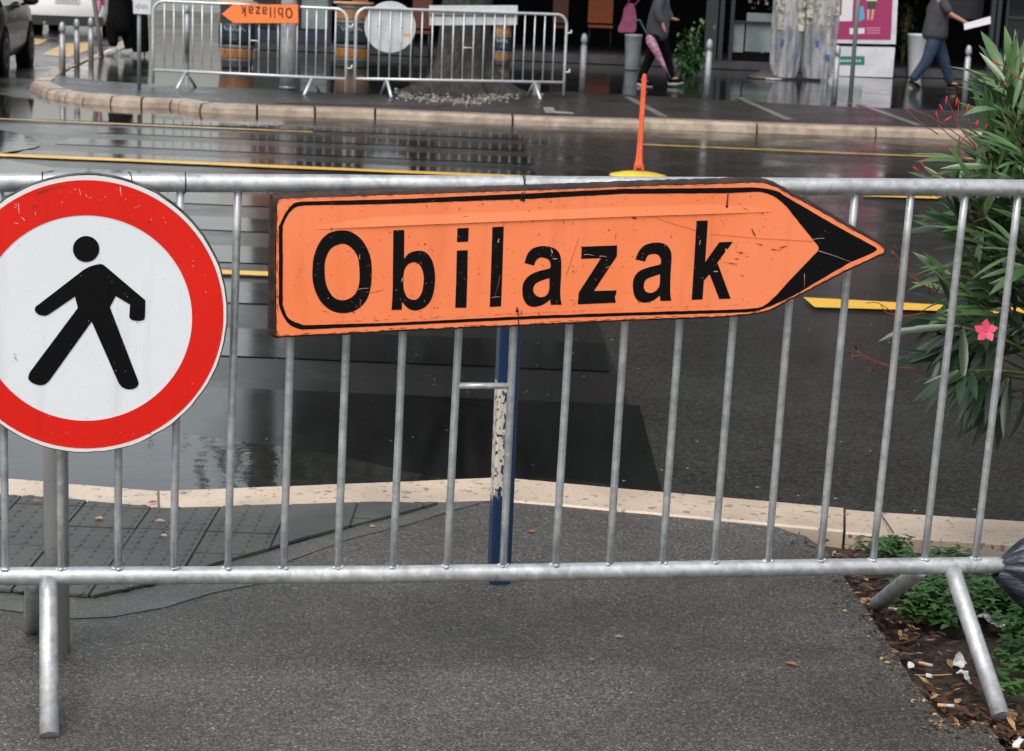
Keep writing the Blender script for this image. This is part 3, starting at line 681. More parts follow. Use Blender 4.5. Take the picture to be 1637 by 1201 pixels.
# black border with arrow head
ob = mixspline([('C', [(445.6, 362), (449.8, 354), (457, 339.5), (467.5, 327), (478, 323), (500, 321.8)]), ('L', [(630, 318.7), (850, 309), (997, 302), (1160, 300.5)]), ('C', [(1160, 300.5), (1210, 300), (1240, 305), (1251, 311)]), ('L', [(1300, 340), (1360, 374)]), ('C', [(1398, 394.5), (1402, 398.5), (1398, 403)]), ('L', [(1360, 419), (1300, 454)]),
    ('C', [(1268, 473), (1240, 486), (1220, 494), (1200, 498.5), (1160, 500.5)]), ('L', [(997, 505), (850, 510), (630, 520.6)]), ('C', [(482, 527), (465, 520.6), (453, 506), (445.6, 487)])])
ib = mixspline([('C', [(452, 360), (461, 342.7), (471.6, 332), (484, 329), (500, 328.5)]), ('L', [(630, 326), (850, 318), (997, 310)]), ('C', [(1160, 309), (1210, 307), (1224, 309), (1240, 316), (1256, 329)]), ('L', [(1300, 384)]), ('C', [(1306, 391), (1309, 397.5), (1306, 403)]), ('L', [(1300, 409), (1272, 438)]), ('C', [(1240, 473), (1224, 487), (1206, 493), (1160, 495.5)]),
    ('L', [(997, 500), (850, 505), (630, 516)]), ('C', [(486, 520), (469.5, 514), (459, 506), (452, 487)])])
jit = lambda P, s=.6: [(a + s * noise.noise(Vector((a * .2, b * .2, 7))), b + s * noise.noise(Vector((a * .2, b * .2, 11)))) for a, b in P]
MB().poly([[OP(a, b) for a, b in jit(dense(ob, 8))], [OP(a, b) for a, b in jit(dense(ib, 8))]], fnB, th=.0006, front=offO + .0006).build('black_border', BLACKP, os_)
zA = lambda p: [(430 + a * .2081, 300 + b * .2081) for a, b in p]
def zz(ox, oy, s=.14157): return lambda p: [(ox + a * s, oy + b * s) for a, b in p]
zB, zC, zD = zz(600, 340), zz(800, 340), zz(980, 330)
LET = []
LET.append([spline(zA([(560, 328), (640, 345), (720, 410), (775, 520), (790, 640), (780, 770), (745, 870), (670, 940), (570, 965), (470, 940), (390, 865), (345, 760), (333, 660), (345, 530), (390, 420), (460, 350)]), 5, True),
            spline(zA([(565, 432), (630, 460), (680, 530), (695, 640), (690, 750), (650, 830), (570, 866), (495, 840), (445, 760), (428, 660), (435, 550), (480, 465)]), 5, True)])
LET.append([mixspline([('L', zB([(203, 200), (327, 196)])), ('C', zB([(325, 525), (380, 460), (480, 430), (570, 450), (640, 540), (672, 680), (670, 820), (640, 960), (570, 1060), (460, 1105), (370, 1080), (302, 1010)])), ('L', zB([(298, 1098), (183, 1100), (195, 900)]))]),
            spline(zB([(440, 560), (500, 590), (540, 680), (545, 780), (525, 900), (480, 970), (425, 985), (365, 960), (325, 880), (316, 780), (325, 660), (370, 585)]), 5, True)])
LET.append([zB([(927, 178), (1055, 172), (1048, 328), (922, 333)])]); LET.append([zB([(920, 430), (1043, 424), (1040, 700), (1028, 1074), (902, 1076), (912, 800)])])
LET.append([zB([(1322, 164), (1450, 158), (1435, 640), (1420, 1058), (1292, 1066), (1305, 700)])])
LET.append([mixspline([('C', zC([(272, 570), (300, 480), (350, 415), (420, 385), (510, 378), (600, 400), (660, 450), (685, 540), (685, 700), (675, 880), (680, 980)])), ('L', zC([(693, 1040), (570, 1042), (560, 985)])), ('C', zC([(555, 985), (480, 1040), (380, 1065), (310, 1045), (262, 980), (247, 880), (262, 790), (320, 715), (420, 665), (540, 635)])), ('C', zC([(562, 625), (568, 600), (560, 560), (540, 530), (490, 510), (440, 510), (400, 545), (380, 597)]))]),
            mixspline([('C', zC([(553, 738), (470, 765), (400, 800), (372, 850), (380, 910), (430, 950), (490, 950), (535, 915), (553, 860)]))])])
LET.append([zC([(918, 385), (1318, 370), (1315, 490), (1055, 885), (1310, 878), (1303, 930), (1290, 945), (1303, 1018), (873, 1036), (883, 905), (1135, 515), (912, 522)])])
LET.append([mixspline([('C', zD([(253, 600), (290, 510), (350, 445), (430, 415), (530, 410), (600, 435), (645, 490), (660, 570), (650, 750), (645, 930), (648, 1000)])), ('L', zD([(657, 1066), (535, 1068), (528, 1010)])), ('C', zD([(523, 1010), (450, 1065), (360, 1088), (280, 1065), (235, 990), (224, 890), (240, 800), (300, 730), (400, 690), (520, 660)])), ('C', zD([(540, 648), (540, 600), (515, 555), (470, 537), (410, 545), (380, 575), (362, 623)]))]),
            mixspline([('C', zD([(530, 765), (440, 795), (370, 830), (347, 890), (360, 950), (400, 975), (450, 972), (500, 940), (525, 890), (530, 830)]))])])
LET.append([zD([(943, 163), (1070, 160), (1040, 630), (1200, 405), (1353, 400), (1290, 488), (1268, 470), (1265, 515), (1178, 635), (1328, 1043), (1198, 1046), (1090, 765), (1025, 840), (1010, 1050), (888, 1056), (915, 640)])])
mb = MB()
for lt in LET: mb.poly([[OP(a, b) for a, b in lp] for lp in lt], fnB, th=.0006, front=offO + .0006)
mb.build('lettering', BLACKP, os_)
mb = MB()
for k in range(190):
    x = random.uniform(455, 1330); top = 325 - (x - 450) * .022; bot = 515 - (x - 450) * .035; y = random.uniform(top, bot)
    if x > 1230 and abs(y - 398) > (1390 - x) * .42: continue
    mb.ball(BP.pt(*OP(x, y), offO + .0014), random.uniform(.0005, .0011), (1, .55, 1.1), 7, 5)
o = mb.build('rain_beads', WDR, os_); o['kind'] = 'stuff'
# pressed stiffening ridge along the top, its sloping side turned to the sky
mb = MB(); cl = [(505, 366.5), (650, 360), (850, 352), (1000, 346), (1160, 341), (1235, 339)]; dn_ = []; upl = []
for i in range(61):
    x = 505 + 730 * i / 60; j = max(k for k in range(5) if cl[k][0] <= x); y = cl[j][1] + (cl[j + 1][1] - cl[j][1]) * (x - cl[j][0]) / (cl[j + 1][0] - cl[j][0]); e = min(1, min(i, 60 - i) / 8)
    dn_.append(BP.pt(*OP(x, y), offO + .0004 + .0028 * e)); upl.append(BP.pt(*OP(x, y - 15 * (.4 + .6 * e)), offO + .0003))
lo_ = [BP.pt(*OP(505 + 730 * i / 60, [cl[j][1] + (cl[j + 1][1] - cl[j][1]) * (505 + 730 * i / 60 - cl[j][0]) / (cl[j + 1][0] - cl[j][0]) for j in [max(k for k in range(5) if cl[k][0] <= 505 + 730 * i / 60)]][0] + 1.2), offO + .0002) for i in range(61)]
mb.add(upl + dn_ + lo_, [(i + 1, i, 61 + i, 62 + i) for i in range(60)] + [(62 + i, 61 + i, 122 + i, 123 + i) for i in range(60)]); mb.build('pressed_ridge', ORANGE, os_)
# the creases of the pressed sheet, chips, scratches, rust
mb = MB()
for y0 in (0, 1):
    line = [(505, 366.5), (650, 360), (850, 352), (1000, 346), (1160, 341), (1235, 339)] if y0 == 0 else [(505, 517), (700, 508), (850, 501), (1000, 494), (1180, 488)]
    for a, b in zip(line[:-1], line[1:]):
        n = int((b[0] - a[0]) / 14)
        for k in range(n):
            if random.random() < .7: blot(mb, BP, a[0] + (b[0] - a[0]) * (k + .5) / n, a[1] + (b[1] - a[1]) * (k + .5) / n + random.uniform(-1.2, 1.2), random.uniform(6, 20), random.uniform(.25, .55), math.atan2(b[1] - a[1], b[0] - a[0]) + random.uniform(-.08, .08), offO + .0011)
for k in range(260):
    x = random.uniform(455, 1290); lim = .5 if x < 1180 else .3; t = random.random(); top = 318 - (x - 450) * .022; bot = 524 - (x - 450) * .035
    y = top + 8 + (bot - top - 16) * (t if random.random() < .5 else (t ** 3 if random.random() < .5 else 1 - t ** 3))
    if x > 1210 and abs(y - 400) > (1300 - x) * .8: continue
    blot(mb, BP, x, y, random.choice([1.6, 2, 2.5, 3, 3, 4, 6]), random.uniform(.35, 1.25), random.uniform(-.5, 1.9), offO + .0012)
for p in [(1205, 372, 14, 2.0, 1.1), (1238, 399, 12, 1.6, .1), (1252, 395, 14, 1.4, -.25), (1215, 391, 10, 1, .2), (1194, 335, 10, .8, .5), (1184, 404, 14, 1.4, .2), (1178, 414, 9, 1.3, .05), (1168, 421, 22, 1.1, .12), (1014, 348.5, 8, 2.2, .3), (565, 499, 4, 2, .3), (530, 366, 6, 1.3, 1.3), (590, 360, 4, 1.8, .5), (827, 493, 5, 2.4, 1.5), (862, 375, 3, 1.6, 1), (984, 378, 13, .8, -1.4), (744, 346, 10, 1, .1), (720, 350, 20, .7, .0), (834, 500, 8, 1.3, 1.5), (576, 486, 16, 1, 1.6), (520, 498, 12, .7, .3)]: blot(mb, BP, *p, offO + .0013)
for i in range(len(fd)):
    if random.random() > .42: continue
    (x0, y0), (x1, y1) = fd[i], fd[(i + 3) % len(fd)]; low = y0 > 450 or x0 < 450
    ins = random.uniform(.3, 2.2 if low else 1.2); tx, ty = x1 - x0, y1 - y0; L_ = math.hypot(tx, ty) + 1e-6
    blot(mb, BP, (x0 + x1) / 2 - ty / L_ * ins, (y0 + y1) / 2 + tx / L_ * ins, random.uniform(3, 13), random.uniform(.3, 1.5 if low else .8), math.atan2(ty, tx), offO + .0009)
o = mb.build('rust_marks', M('rust_mark', (.42, .085, .02), .6, col2=(.10, .02, .01), scale=60, lo=.42, hi=.58), os_); o['kind'] = 'stuff'
mb = MB()
for a, b in [((1040, 345), (1112, 368)), ((1135, 374), (1300, 386)), ((905, 440), (925, 380)), ((790, 478), (800, 440)), ((585, 467), (612, 463))]: mb.tube([BP.P(a[0], a[1], offO + .0008), BP.P((a[0] + b[0]) / 2, (a[1] + b[1]) / 2 + 1.5, offO + .0008), BP.P(b[0], b[1], offO + .0008)], .00035, 4)
o = mb.build('long_scratch', M('scratch_brown', (.45, .10, .03), .5), os_); o['kind'] = 'stuff'
mb = MB()
for a, b in [((1308, 401), (1360, 419)), ((1300, 383), (1318, 381)), ((1286, 438), (1286, 460)), ((572, 463), (590, 461)), ((786, 476), (800, 475)), ((934, 407), (950, 409)), ((958, 410), (970, 411)), ((968, 429), (978, 426))]: mb.tube([BP.P(a[0], a[1], offO + .001), BP.P((a[0] + b[0]) / 2, (a[1] + b[1]) / 2 - .8, offO + .001), BP.P(b[0], b[1], offO + .001)], .00045, 4)
for x, y in ((887, 414), (882, 401), (575, 411), (797, 385), (643, 447), (1119, 388), (1144, 434)): blot(mb, BP, x, y, random.uniform(5, 9), random.uniform(1, 1.8), random.uniform(0, 2), offO + .0011)
o = mb.build('paint_chips', M('chip_orange', (.75, .30, .16), .5, col2=(.5, .4, .35), scale=60), os_); o['kind'] = 'stuff'
for x, y2, sk in ((834, 319, .002), (838, 320, -.002), (1163, 330, .003)):
    mb = MB(); mb.tube(hook(x, 296, skew=sk), .0011, 6); mb.tube([BP.P(x, 297, .022), BP.P(x + 1, 308, offO + .002), BP.P(x - 1, y2, offO + .002)], .0012, 6); mb.ball(BP.P(x - 1, y2, offO + .001), .003, (1, .6, 1)); mb.build('wire_tie', WIRE, os_)
mb = MB(); mb.ball(BP.P(827, 497, offO + .001), .0035, (1, .6, 1)); mb.tube([BP.P(828, 497, offO + .002), BP.P(829, 518, offO + .001), BP.P(829, 530, offO - .03)], .001, 5)
mb.build('wire_tie', WIRE, os_)
# ================================================================== POSTS BEHIND THE BARRIER
def vert(g, px, py):
    """height on the vertical through g seen at pixel row py"""
    d = ray(px, py); t = g.y / d[1]; return (CAM + d * t)[2]
g = G(92, 1040); zt = .86
t = thing('signpost', g, 'round weathered grey post behind the round sign', 'post')
MB().tube([g + Vector((0, 0, -.02)), g + Vector((0, 0, .5)), g + Vector((.0, 0, zt))], .0272, 24, caps=True, wob=.02).build('shaft', worn('post_grey', (.27, .27, .268), (.12, .11, .10), .5, th=.62, scale=26, fade=(.34, .335, .33), rust=(.05, .035, .03), sth=.7), t)
MB().lathe([(.0272, zt), (.029, zt + .002), (.029, zt + .012), (.02, zt + .018)], g, 24).build('cap', GREYM, t)
mbx, nt, b = nodes_of('peeling_blue_paint'); L = nt.links.new
tc = N(nt, 'ShaderNodeTexCoord'); sx = N(nt, 'ShaderNodeSeparateXYZ'); L(tc.outputs['Object'], sx.inputs[0])
mp = N(nt, 'ShaderNodeMapping'); mp.inputs['Scale'].default_value = (1, 1, .45); L(tc.outputs['Object'], mp.inputs[0])
nn = N(nt, 'ShaderNodeTexNoise', Scale=62, Detail=9); nn.inputs['Roughness'].default_value = .7; L(mp.outputs[0], nn.inputs[0])
r1 = N(nt, 'ShaderNodeMapRange'); r1.inputs['From Min'].default_value = .20; r1.inputs['From Max'].default_value = .26; L(sx.outputs[2], r1.inputs[0])
r2 = N(nt, 'ShaderNodeMapRange'); r2.inputs['From Min'].default_value = .535; r2.inputs['From Max'].default_value = .52; L(sx.outputs[2], r2.inputs[0])
m1 = N(nt, 'ShaderNodeMath', operation='MULTIPLY'); L(r1.outputs[0], m1.inputs[0]); L(r2.outputs[0], m1.inputs[1])
r3 = N(nt, 'ShaderNodeMapRange'); r3.inputs['From Min'].default_value = .018; r3.inputs['From Max'].default_value = -.012; L(sx.outputs[0], r3.inputs[0])
m2 = N(nt, 'ShaderNodeMath', operation='MULTIPLY'); L(m1.outputs[0], m2.inputs[0]); L(r3.outputs[0], m2.inputs[1])
m3 = N(nt, 'ShaderNodeMath', operation='MULTIPLY_ADD'); m3.inputs[1].default_value = .40; L(m2.outputs[0], m3.inputs[0]); L(nn.outputs[0], m3.inputs[2])
r4 = N(nt, 'ShaderNodeMapRange'); r4.inputs['From Min'].default_value = .71; r4.inputs['From Max'].default_value = .74; L(m3.outputs[0], r4.inputs[0])
nn2 = N(nt, 'ShaderNodeTexNoise', Scale=70, Detail=8); L(tc.outputs['Object'], nn2.inputs[0])
r5 = N(nt, 'ShaderNodeMapRange'); r5.inputs['From Min'].default_value = .55; r5.inputs['From Max'].default_value = .60; L(nn2.outputs[0], r5.inputs[0])
cm = N(nt, 'ShaderNodeMix', data_type='RGBA'); cm.inputs[6].default_value = (.62, .58, .50, 1); cm.inputs[7].default_value = (.06, .045, .035, 1); L(r5.outputs[0], cm.inputs[0])
c2 = N(nt, 'ShaderNodeMix', data_type='RGBA'); c2.inputs[6].default_value = (.005, .026, .08, 1); L(cm.outputs[2], c2.inputs[7]); L(r4.outputs[0], c2.inputs[0]); L(c2.outputs[2], b.inputs['Base Color'])
b.inputs['Roughness'].default_value = .32
bp = N(nt, 'ShaderNodeBump', Strength=.6, Distance=.001); L(r4.outputs[0], bp.inputs['Height']); L(bp.outputs[0], b.inputs['Normal'])
g = G(797, 930); t = thing('square_post', g, 'dark blue square steel post with peeling paint behind the orange sign', 'post')
hw = .0265; mb = MB(); a0 = R_(12); ring = []
for sx_, sy_ in ((-1, -1), (1, -1), (1, 1), (-1, 1)):
    for ca in ((.78, 1), (1, .78)) if sx_ * sy_ < 0 else ((1, .78), (.78, 1)):
        x, y = sx_ * hw * ca[0], sy_ * hw * ca[1]; ring.append((x * math.cos(a0) - y * math.sin(a0), x * math.sin(a0) + y * math.cos(a0)))
ring.sort(key=lambda p: math.atan2(p[1], p[0])); H_ = .90
vs = [g + Vector((x, y, z)) for z in (-.02, .3, .6, H_) for x, y in ring]; fs = [(i * 8 + k, i * 8 + (k + 1) % 8, (i + 1) * 8 + (k + 1) % 8, (i + 1) * 8 + k) for i in range(3) for k in range(8)] + [tuple(24 + k for k in range(8))]
mb.add(vs, fs); mb.build('shaft', mbx, t)
mb = MB(); mb.box(g + Vector((0, 0, H_ + .004)), (hw + .003, hw + .003, .005), rz=a0); mb.build('cap', DARKM, t)

# ================================================================== OLEANDER
def rnd_unit():
    return Vector((random.gauss(0, 1), random.gauss(0, 1), random.gauss(0, 1))).normalized()
def leaf(mb, p, d, up_, L_, W_, curl=.15):
    d = d.normalized(); s_ = d.cross(up_).normalized(); n_ = s_.cross(d).normalized(); prof = [(0, .12), (.12, .5), (.35, .95), (.6, 1), (.82, .6), (1, .03)]
    vs = []
    for t, w_ in prof:
        c = p + d * L_ * t - n_ * (curl * L_ * t * t); vs += [c - s_ * W_ * w_ + n_ * W_ * w_ * .35, c, c + s_ * W_ * w_ + n_ * W_ * w_ * .35]
    fs = []
    for i in range(len(prof) - 1):
        a = i * 3; fs += [(a, a + 1, a + 4, a + 3), (a + 1, a + 2, a + 5, a + 4)]
    mb.add(vs, fs, True)
rootp = Vector((1.62, 4.55, -.03))
ol = thing('oleander', rootp, 'green oleander bush with narrow leaves and red buds behind the near barrier', 'shrub')
lv = [MB(), MB()]; stems = MB(); reds = MB(); buds = MB()
bound = [(95, 1618), (140, 1560), (170, 1562), (200, 1530), (240, 1500), (262, 1500), (300, 1520), (350, 1510), (400, 1500), (450, 1470), (500, 1480), (550, 1480), (600, 1490), (650, 1560), (700, 1660), (740, 1700)]
def bx(y):
    for (y0, x0), (y1, x1) in zip(bound[:-1], bound[1:]):
        if y0 <= y <= y1: return x0 + (x1 - x0) * (y - y0) / (y1 - y0)
    return 1700
tips = []
for k in range(104):
    y = random.uniform(100, 690); xb = bx(y) + 28; x = xb + random.random() ** 1.3 * (1900 - xb); tips.append((x, y, 4.62 + random.gauss(0, .17)))
tips += [(1568, 218, 4.55), (1600, 150, 4.6), (1590, 262, 4.5), (1550, 262, 4.6), (1580, 340, 4.6), (1530, 355, 4.6), (1520, 420, 4.55), (1540, 470, 4.6), (1500, 510, 4.6), (1500, 570, 4.55), (1560, 590, 4.6), (1600, 640, 4.6), (1620, 120, 4.6), (1545, 590, 4.7), (1520, 300, 4.7)]
for (x, y, Y) in tips:
    p = AT(x, y, Y); hub = rootp.lerp(AT(1720, 560, 4.6), .8) + Vector((random.uniform(-.05, .1), random.uniform(-.08, .08), 0))
    d_ = (p - hub); sag = Vector((0, 0, .05 * d_.length)); mid = hub.lerp(p, .55) + sag
    ln = [Vector(q_) for q_ in spline([hub, mid, p], 5)]
    stems.tube(ln, [.0045 - .003 * i / (len(ln) - 1) for i in range(len(ln))], 6)
    dr = (ln[-1] - ln[-3]).normalized()
    if y > 480: dr = (dr + Vector((0, 0, -.5 * (y - 480) / 200))).normalized()
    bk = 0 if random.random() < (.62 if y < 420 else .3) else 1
    nl = random.randint(9, 14)
    for j in range(nl):
        t_ = random.random() ** 1.4 * .4; idx = (1 - t_) * (len(ln) - 1); i0 = min(int(idx), len(ln) - 2); q_ = ln[i0].lerp(ln[i0 + 1], idx - i0)
        side = rnd_unit(); side = (side - dr * side.dot(dr)).normalized(); dd = (dr * random.uniform(.5, 1.3) + side * random.uniform(.5, 1.0))
        if y > 450: dd += Vector((0, 0, -random.uniform(.1, .9)))
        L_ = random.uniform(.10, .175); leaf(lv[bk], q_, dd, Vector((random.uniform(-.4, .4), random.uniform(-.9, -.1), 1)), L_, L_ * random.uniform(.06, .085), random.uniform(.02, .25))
def twig(pxs, Y, r=.0016):
    mb = MB()
    pts = [AT(a, b, Y) for a, b in pxs]; mb.tube([Vector(q_) for q_ in spline(pts, 4)], [r * (1 - .5 * i / (len(pts) * 4)) for i in range((len(pts) - 1) * 4 + 1)], 6); mb.build('red_twig', STEMR, ol)
def budat(x, y, Y, dx, dy, L_=.02, r=.0026):
    a = AT(x, y, Y); b = AT(x + dx, y + dy, Y); d_ = (b - a).normalized(); buds = MB(); buds.lathe([(.001, 0), (r * .7, L_ * .25), (r, L_ * .6), (r * .6, L_ * .85), (.0004, L_)], a, 8, axis=d_); buds.build('bud', BUD, ol)
for pts in [[(1600, 270), (1530, 215), (1490, 188), (1446, 170)], [(1560, 235), (1535, 205), (1524, 180), (1516, 165)], [(1530, 200), (1532, 175), (1533, 160)], [(1560, 240), (1525, 222), (1500, 200)], [(1555, 262), (1500, 232), (1468, 237)], [(1637, 130), (1618, 118), (1600, 103)], [(1634, 115), (1633, 92)],
            [(1500, 215), (1470, 195), (1450, 175)], [(1520, 290), (1500, 280), (1484, 276)], [(1480, 500), (1440, 505), (1405, 485), (1385, 485)], [(1440, 505), (1418, 500), (1408, 488)], [(1440, 590), (1400, 578), (1378, 568), (1358, 572)], [(1470, 590), (1410, 583), (1370, 562)], [(1540, 330), (1560, 340), (1575, 345)], [(1500, 470), (1470, 450), (1425, 400)], [(1480, 460), (1455, 440), (1440, 425)], [(1540, 260), (1535, 230), (1552, 210), (1548, 190)]]: twig(pts, 4.52)
for b_ in [(1500, 192, -6, -22), (1508, 180, -6, -14), (1512, 168, 2, -14), (1528, 170, 4, -20), (1545, 180, 4, -12), (1560, 205, 3, -10), (1575, 208, 4, -10), (1600, 105, -5, -3), (1522, 186, -6, 4), (1470, 275, -10, -8), (1478, 270, -6, -12)]: budat(b_[0], b_[1], 4.52, b_[2], b_[3], .022)
for k in range(60):
    c_ = random.choice([(1375, 568), (1400, 578), (1575, 345), (1560, 360), (1500, 470), (1450, 425), (1440, 405), (1540, 440), (1510, 420), (1590, 200), (1620, 130)]); x, y = c_[0] + random.gauss(0, 13), c_[1] + random.gauss(0, 8)
    a = AT(x, y, 4.53); d_ = rnd_unit(); reds.tube([a, a + d_ * .012, a + d_ * .022 + Vector((0, 0, .004))], [.0022, .0016, .0006], 5)
lv[0].build('leaves', LEAFG, ol); lv[1].build('leaves', LEAFG_SHADE, ol); stems.build('stems', STEMG, ol); o = reds.build('dried_pods', M('dry_pod', (.10, .03, .02), .6), ol); o['kind'] = 'stuff'
mb = MB(); fc = AT(1576, 529, 4.24); vN = (Vector(CAM) - fc).normalized(); vx = vN.cross(Vector((0, 0, 1))).normalized(); vy = vx.cross(vN)
for k in range(5):
    a = 2 * math.pi * k / 5 + 1.55; d_ = vx * math.cos(a) + vy * math.sin(a); s_ = vx * -math.sin(a) + vy * math.cos(a); L_ = .027
    vs = [fc]; 
    for t, w_ in ((.3, .26), (.6, .36), (1, .05)): vs += [fc + d_ * L_ * t - s_ * L_ * w_ * 1.15 + vN * .004 * t, fc + d_ * L_ * t + s_ * L_ * w_ * .8 + vN * .006 * t]
    mb.add(vs, [(0, 1, 2), (1, 3, 4, 2), (3, 5, 6, 4)], True)
mb.ball(fc + vN * .002, .003); mb.build('flower', PINK, ol)

# ================================================================== PLANTING PIT: weeds, litter
def inpit(x, y):
    p = [(a, b) for a, b in PIT] + [(3, 2.7), (3, 5.0), (PIT[0][0], 5.1)]; return inside((x, y), p)
mb = MB(); cnt = 0
def weedplant(x, y, h, n=5):
    for s_ in range(n):
        dx, dy = random.gauss(0, .02), random.gauss(0, .02); top = Vector((x + dx * 1.6, y + dy * 1.6, h * random.uniform(.5, 1)))
        for lvl in range(3):
            q_ = Vector((x + dx, y + dy, -.03)).lerp(top, .5 + .25 * lvl); a0 = random.uniform(0, 6.28)
            for k in range(4 if lvl == 2 else 3):
                a = a0 + k * 1.6; d_ = Vector((math.cos(a), math.sin(a), random.uniform(.05, .5)))
                L_ = random.uniform(.018, .034) * (1.1 - .15 * lvl); leaf(mb, q_, d_, Vector((0, 0, 1)), L_, L_ * .28, .25)
for k in range(140):
    p = G(1455 + 300 * random.random(), random.uniform(935, 985) + random.gauss(0, 8)); weedplant(p.x, p.y, random.uniform(.0, .06), 4)
for k in range(16):
    p = G(1420 + random.gauss(0, 8), random.uniform(872, 896)); weedplant(p.x, p.y, random.uniform(.0, .05), 2)
for k in range(12):
    p = G(random.uniform(1450, 1540), random.uniform(892, 905)); weedplant(p.x, p.y, .02, 3)
for k in range(20):
    p = G(random.uniform(1605, 1700), random.uniform(985, 1120)); weedplant(p.x, p.y, .02, 2)
o = mb.build('weeds', WEED); o['kind'] = 'stuff'; tag(o, 'low bright green nettle-like weeds covering the soil under the barrier end', 'weeds')
lit = [MB(), MB(), MB()]
def chip(mb, p, L_, W_, a, tilt=.2):
    d_ = Vector((math.cos(a), math.sin(a), random.uniform(-tilt, tilt))); up_ = Vector((random.gauss(0, .3), random.gauss(0, .3), 1)); leaf(mb, p, d_, up_, L_, W_, random.uniform(-.3, .3))
for k in range(1500):
    t = random.random(); i = int(t * (len(pitj) - 1)); e = pitj[i]; dd = abs(random.gauss(0, .10)); x, y = e[0] + .015 + dd * .8, e[1] + dd * .5
    if random.random() < .25: x, y = random.uniform(.8, 1.6), random.uniform(3.1, 5.0)
    if not inpit(x, y): continue
    L_ = random.uniform(.012, .05); chip(lit[random.choice([0, 0, 1, 1, 2])], Vector((x, y, -.028 + random.uniform(0, .02))), L_, L_ * random.uniform(.08, .22), random.uniform(0, 6.28))
for k in range(330):
    e = random.choice(pitj[6:-8]); dd = abs(random.gauss(0, .035)); x, y = e[0] - dd, e[1] - dd * .6 + random.gauss(0, .01)
    if inpit(x, y): continue
    L_ = random.uniform(.004, .016); chip(lit[random.choice([0, 1, 1, 2])], Vector((x, y, .003)), L_, L_ * random.uniform(.15, .35), random.uniform(0, 6.28), .05)
for mm, nm, lb in zip(lit, (M('mulch_brown', (.10, .035, .015), .6, col2=(.04, .018, .01), scale=40), M('mulch_dark', (.045, .022, .013), .6), DRY2), ('reddish brown', 'dark brown', 'tan')):
    o = mm.build('leaf_litter', nm); o['kind'] = 'stuff'; tag(o, f'{lb} rotting leaves and bark bits in the planting pit', 'leaf litter')
def fallen(px, py, L_, W_, a, mat, label, z=.004, name='fallen_leaf', cat='leaf', group='fallen leaves on the near pavement'):
    p = G(px, py, z); mb = MB(); d_ = Vector((math.cos(a), math.sin(a), .12)); leaf(mb, p - d_ * L_ / 2 + Vector((0, 0, .002)), d_, Vector((.2, -.2, 1)), L_, W_, random.uniform(.1, .3)); solo(mb, name, mat, p, label, cat, group)
fallen(1265, 1062, .036, .0075, R_(150), DRY, 'orange brown curled leaf on bare asphalt near the soil edge')
fallen(990, 1018, .022, .005, R_(10), DRY2, 'small tan leaf lying alone in the middle of the asphalt')
fallen(946, 1055, .016, .005, R_(80), DRY2, 'tiny pale leaf just below and left of the small tan leaf')
fallen(849, 850, .026, .008, R_(160), DRY, 'reddish leaf lying right of the blue post')
fallen(596, 842, .018, .006, R_(20), DRY2, 'pale leaf fragment at the tapering end of the pavers')
fallen(157, 829, .028, .009, R_(160), DRY2, 'curled tan leaf on the studded pavers left of the white leaf', z=.02)
fallen(256, 833, .026, .006, R_(5), DRY2, 'flat brown leaf on the pavers below the kerb joint', z=.02)
fallen(262, 857, .018, .007, R_(-10), DRY2, 'short yellowish leaf on the pavers, farthest from the kerb', z=.02)
fallen(292, 787, .026, .007, R_(170), DRY2, 'olive leaf on the edge of the kerb beside its joint', z=.008)
fallen(245, 803, .034, .006, R_(30), DRY, 'dark brown leaf tucked into the kerb joint', z=.008)
fallen(58, 801, .022, .006, R_(0), DRY, 'black wet leaf against the kerb left of the grey post', z=.02)
fallen(362, 955, .016, .006, R_(60), DRY, 'tiny red brown leaf where the pavers meet the asphalt')
for px_, py_, L_, a, lab in [(1480, 1062, .034, -35, 'orange cigarette butt beside the crumpled paper'), (1512, 1128, .036, -8, 'long pale cigarette butt at the bottom edge of the soil'), (1428, 974, .024, -15, 'short white butt under the leaning rear leg of the barrier'), (1333, 885, .022, 70, 'tan cigarette butt standing at the soil corner near the kerb')]:
    p = G(px_, py_, -.01); a = R_(a); d_ = Vector((math.cos(a), math.sin(a), .05)); t = thing('cigarette_butt', p, lab, 'cigarette butt', 'cigarette butts in the soil')
    MB().tube([p - d_ * L_ / 2, p], .0042, 8).build('filter', M('filter_tan', (.62, .34, .14), .7), t); MB().tube([p, p + d_ * L_ / 2], .0039, 8).build('paper_end', PAPERW, t)
def crumple(pxs, z, name, label, cat, mat, amp=.012, seed=0, n=7):
    c = [G(a, b, z) for a, b in pxs]; mb = MB(); vs = []
    for j in range(n + 1):
        for i in range(n + 1):
            u, v = i / n, j / n; p = (c[0] * (1 - u) + c[1] * u) * (1 - v) + (c[3] * (1 - u) + c[2] * u) * v
            vs.append(p + Vector((noise.noise(p * 70) * .006, noise.noise(p * 70 + Vector((3, 0, 0))) * .006, amp * (1 + noise.noise(p * 45 + Vector((seed, 0, 0)))))))
    fs = [(j * (n + 1) + i, j * (n + 1) + i + 1, (j + 1) * (n + 1) + i + 1, (j + 1) * (n + 1) + i) for j in range(n) for i in range(n)]
    mb.add(vs, fs); return solo(mb, name, mat, c[0], label, cat)
crumple([(1518, 1074), (1531, 1050), (1548, 1072), (1535, 1078)], -.02, 'paper_scrap', 'torn grey white paper scrap left of the barrier front leg', 'paper scrap', PAPERW, .014, 1)
crumple([(1527, 1080), (1545, 1076), (1555, 1104), (1545, 1096)], -.022, 'paper_scrap', 'narrow creased paper tail below the torn grey scrap', 'paper scrap', PAPERW, .012, 2)
newsm = M('newsprint', (.42, .42, .42), .6, col2=(.10, .10, .10), scale=55, lo=.5, hi=.56)
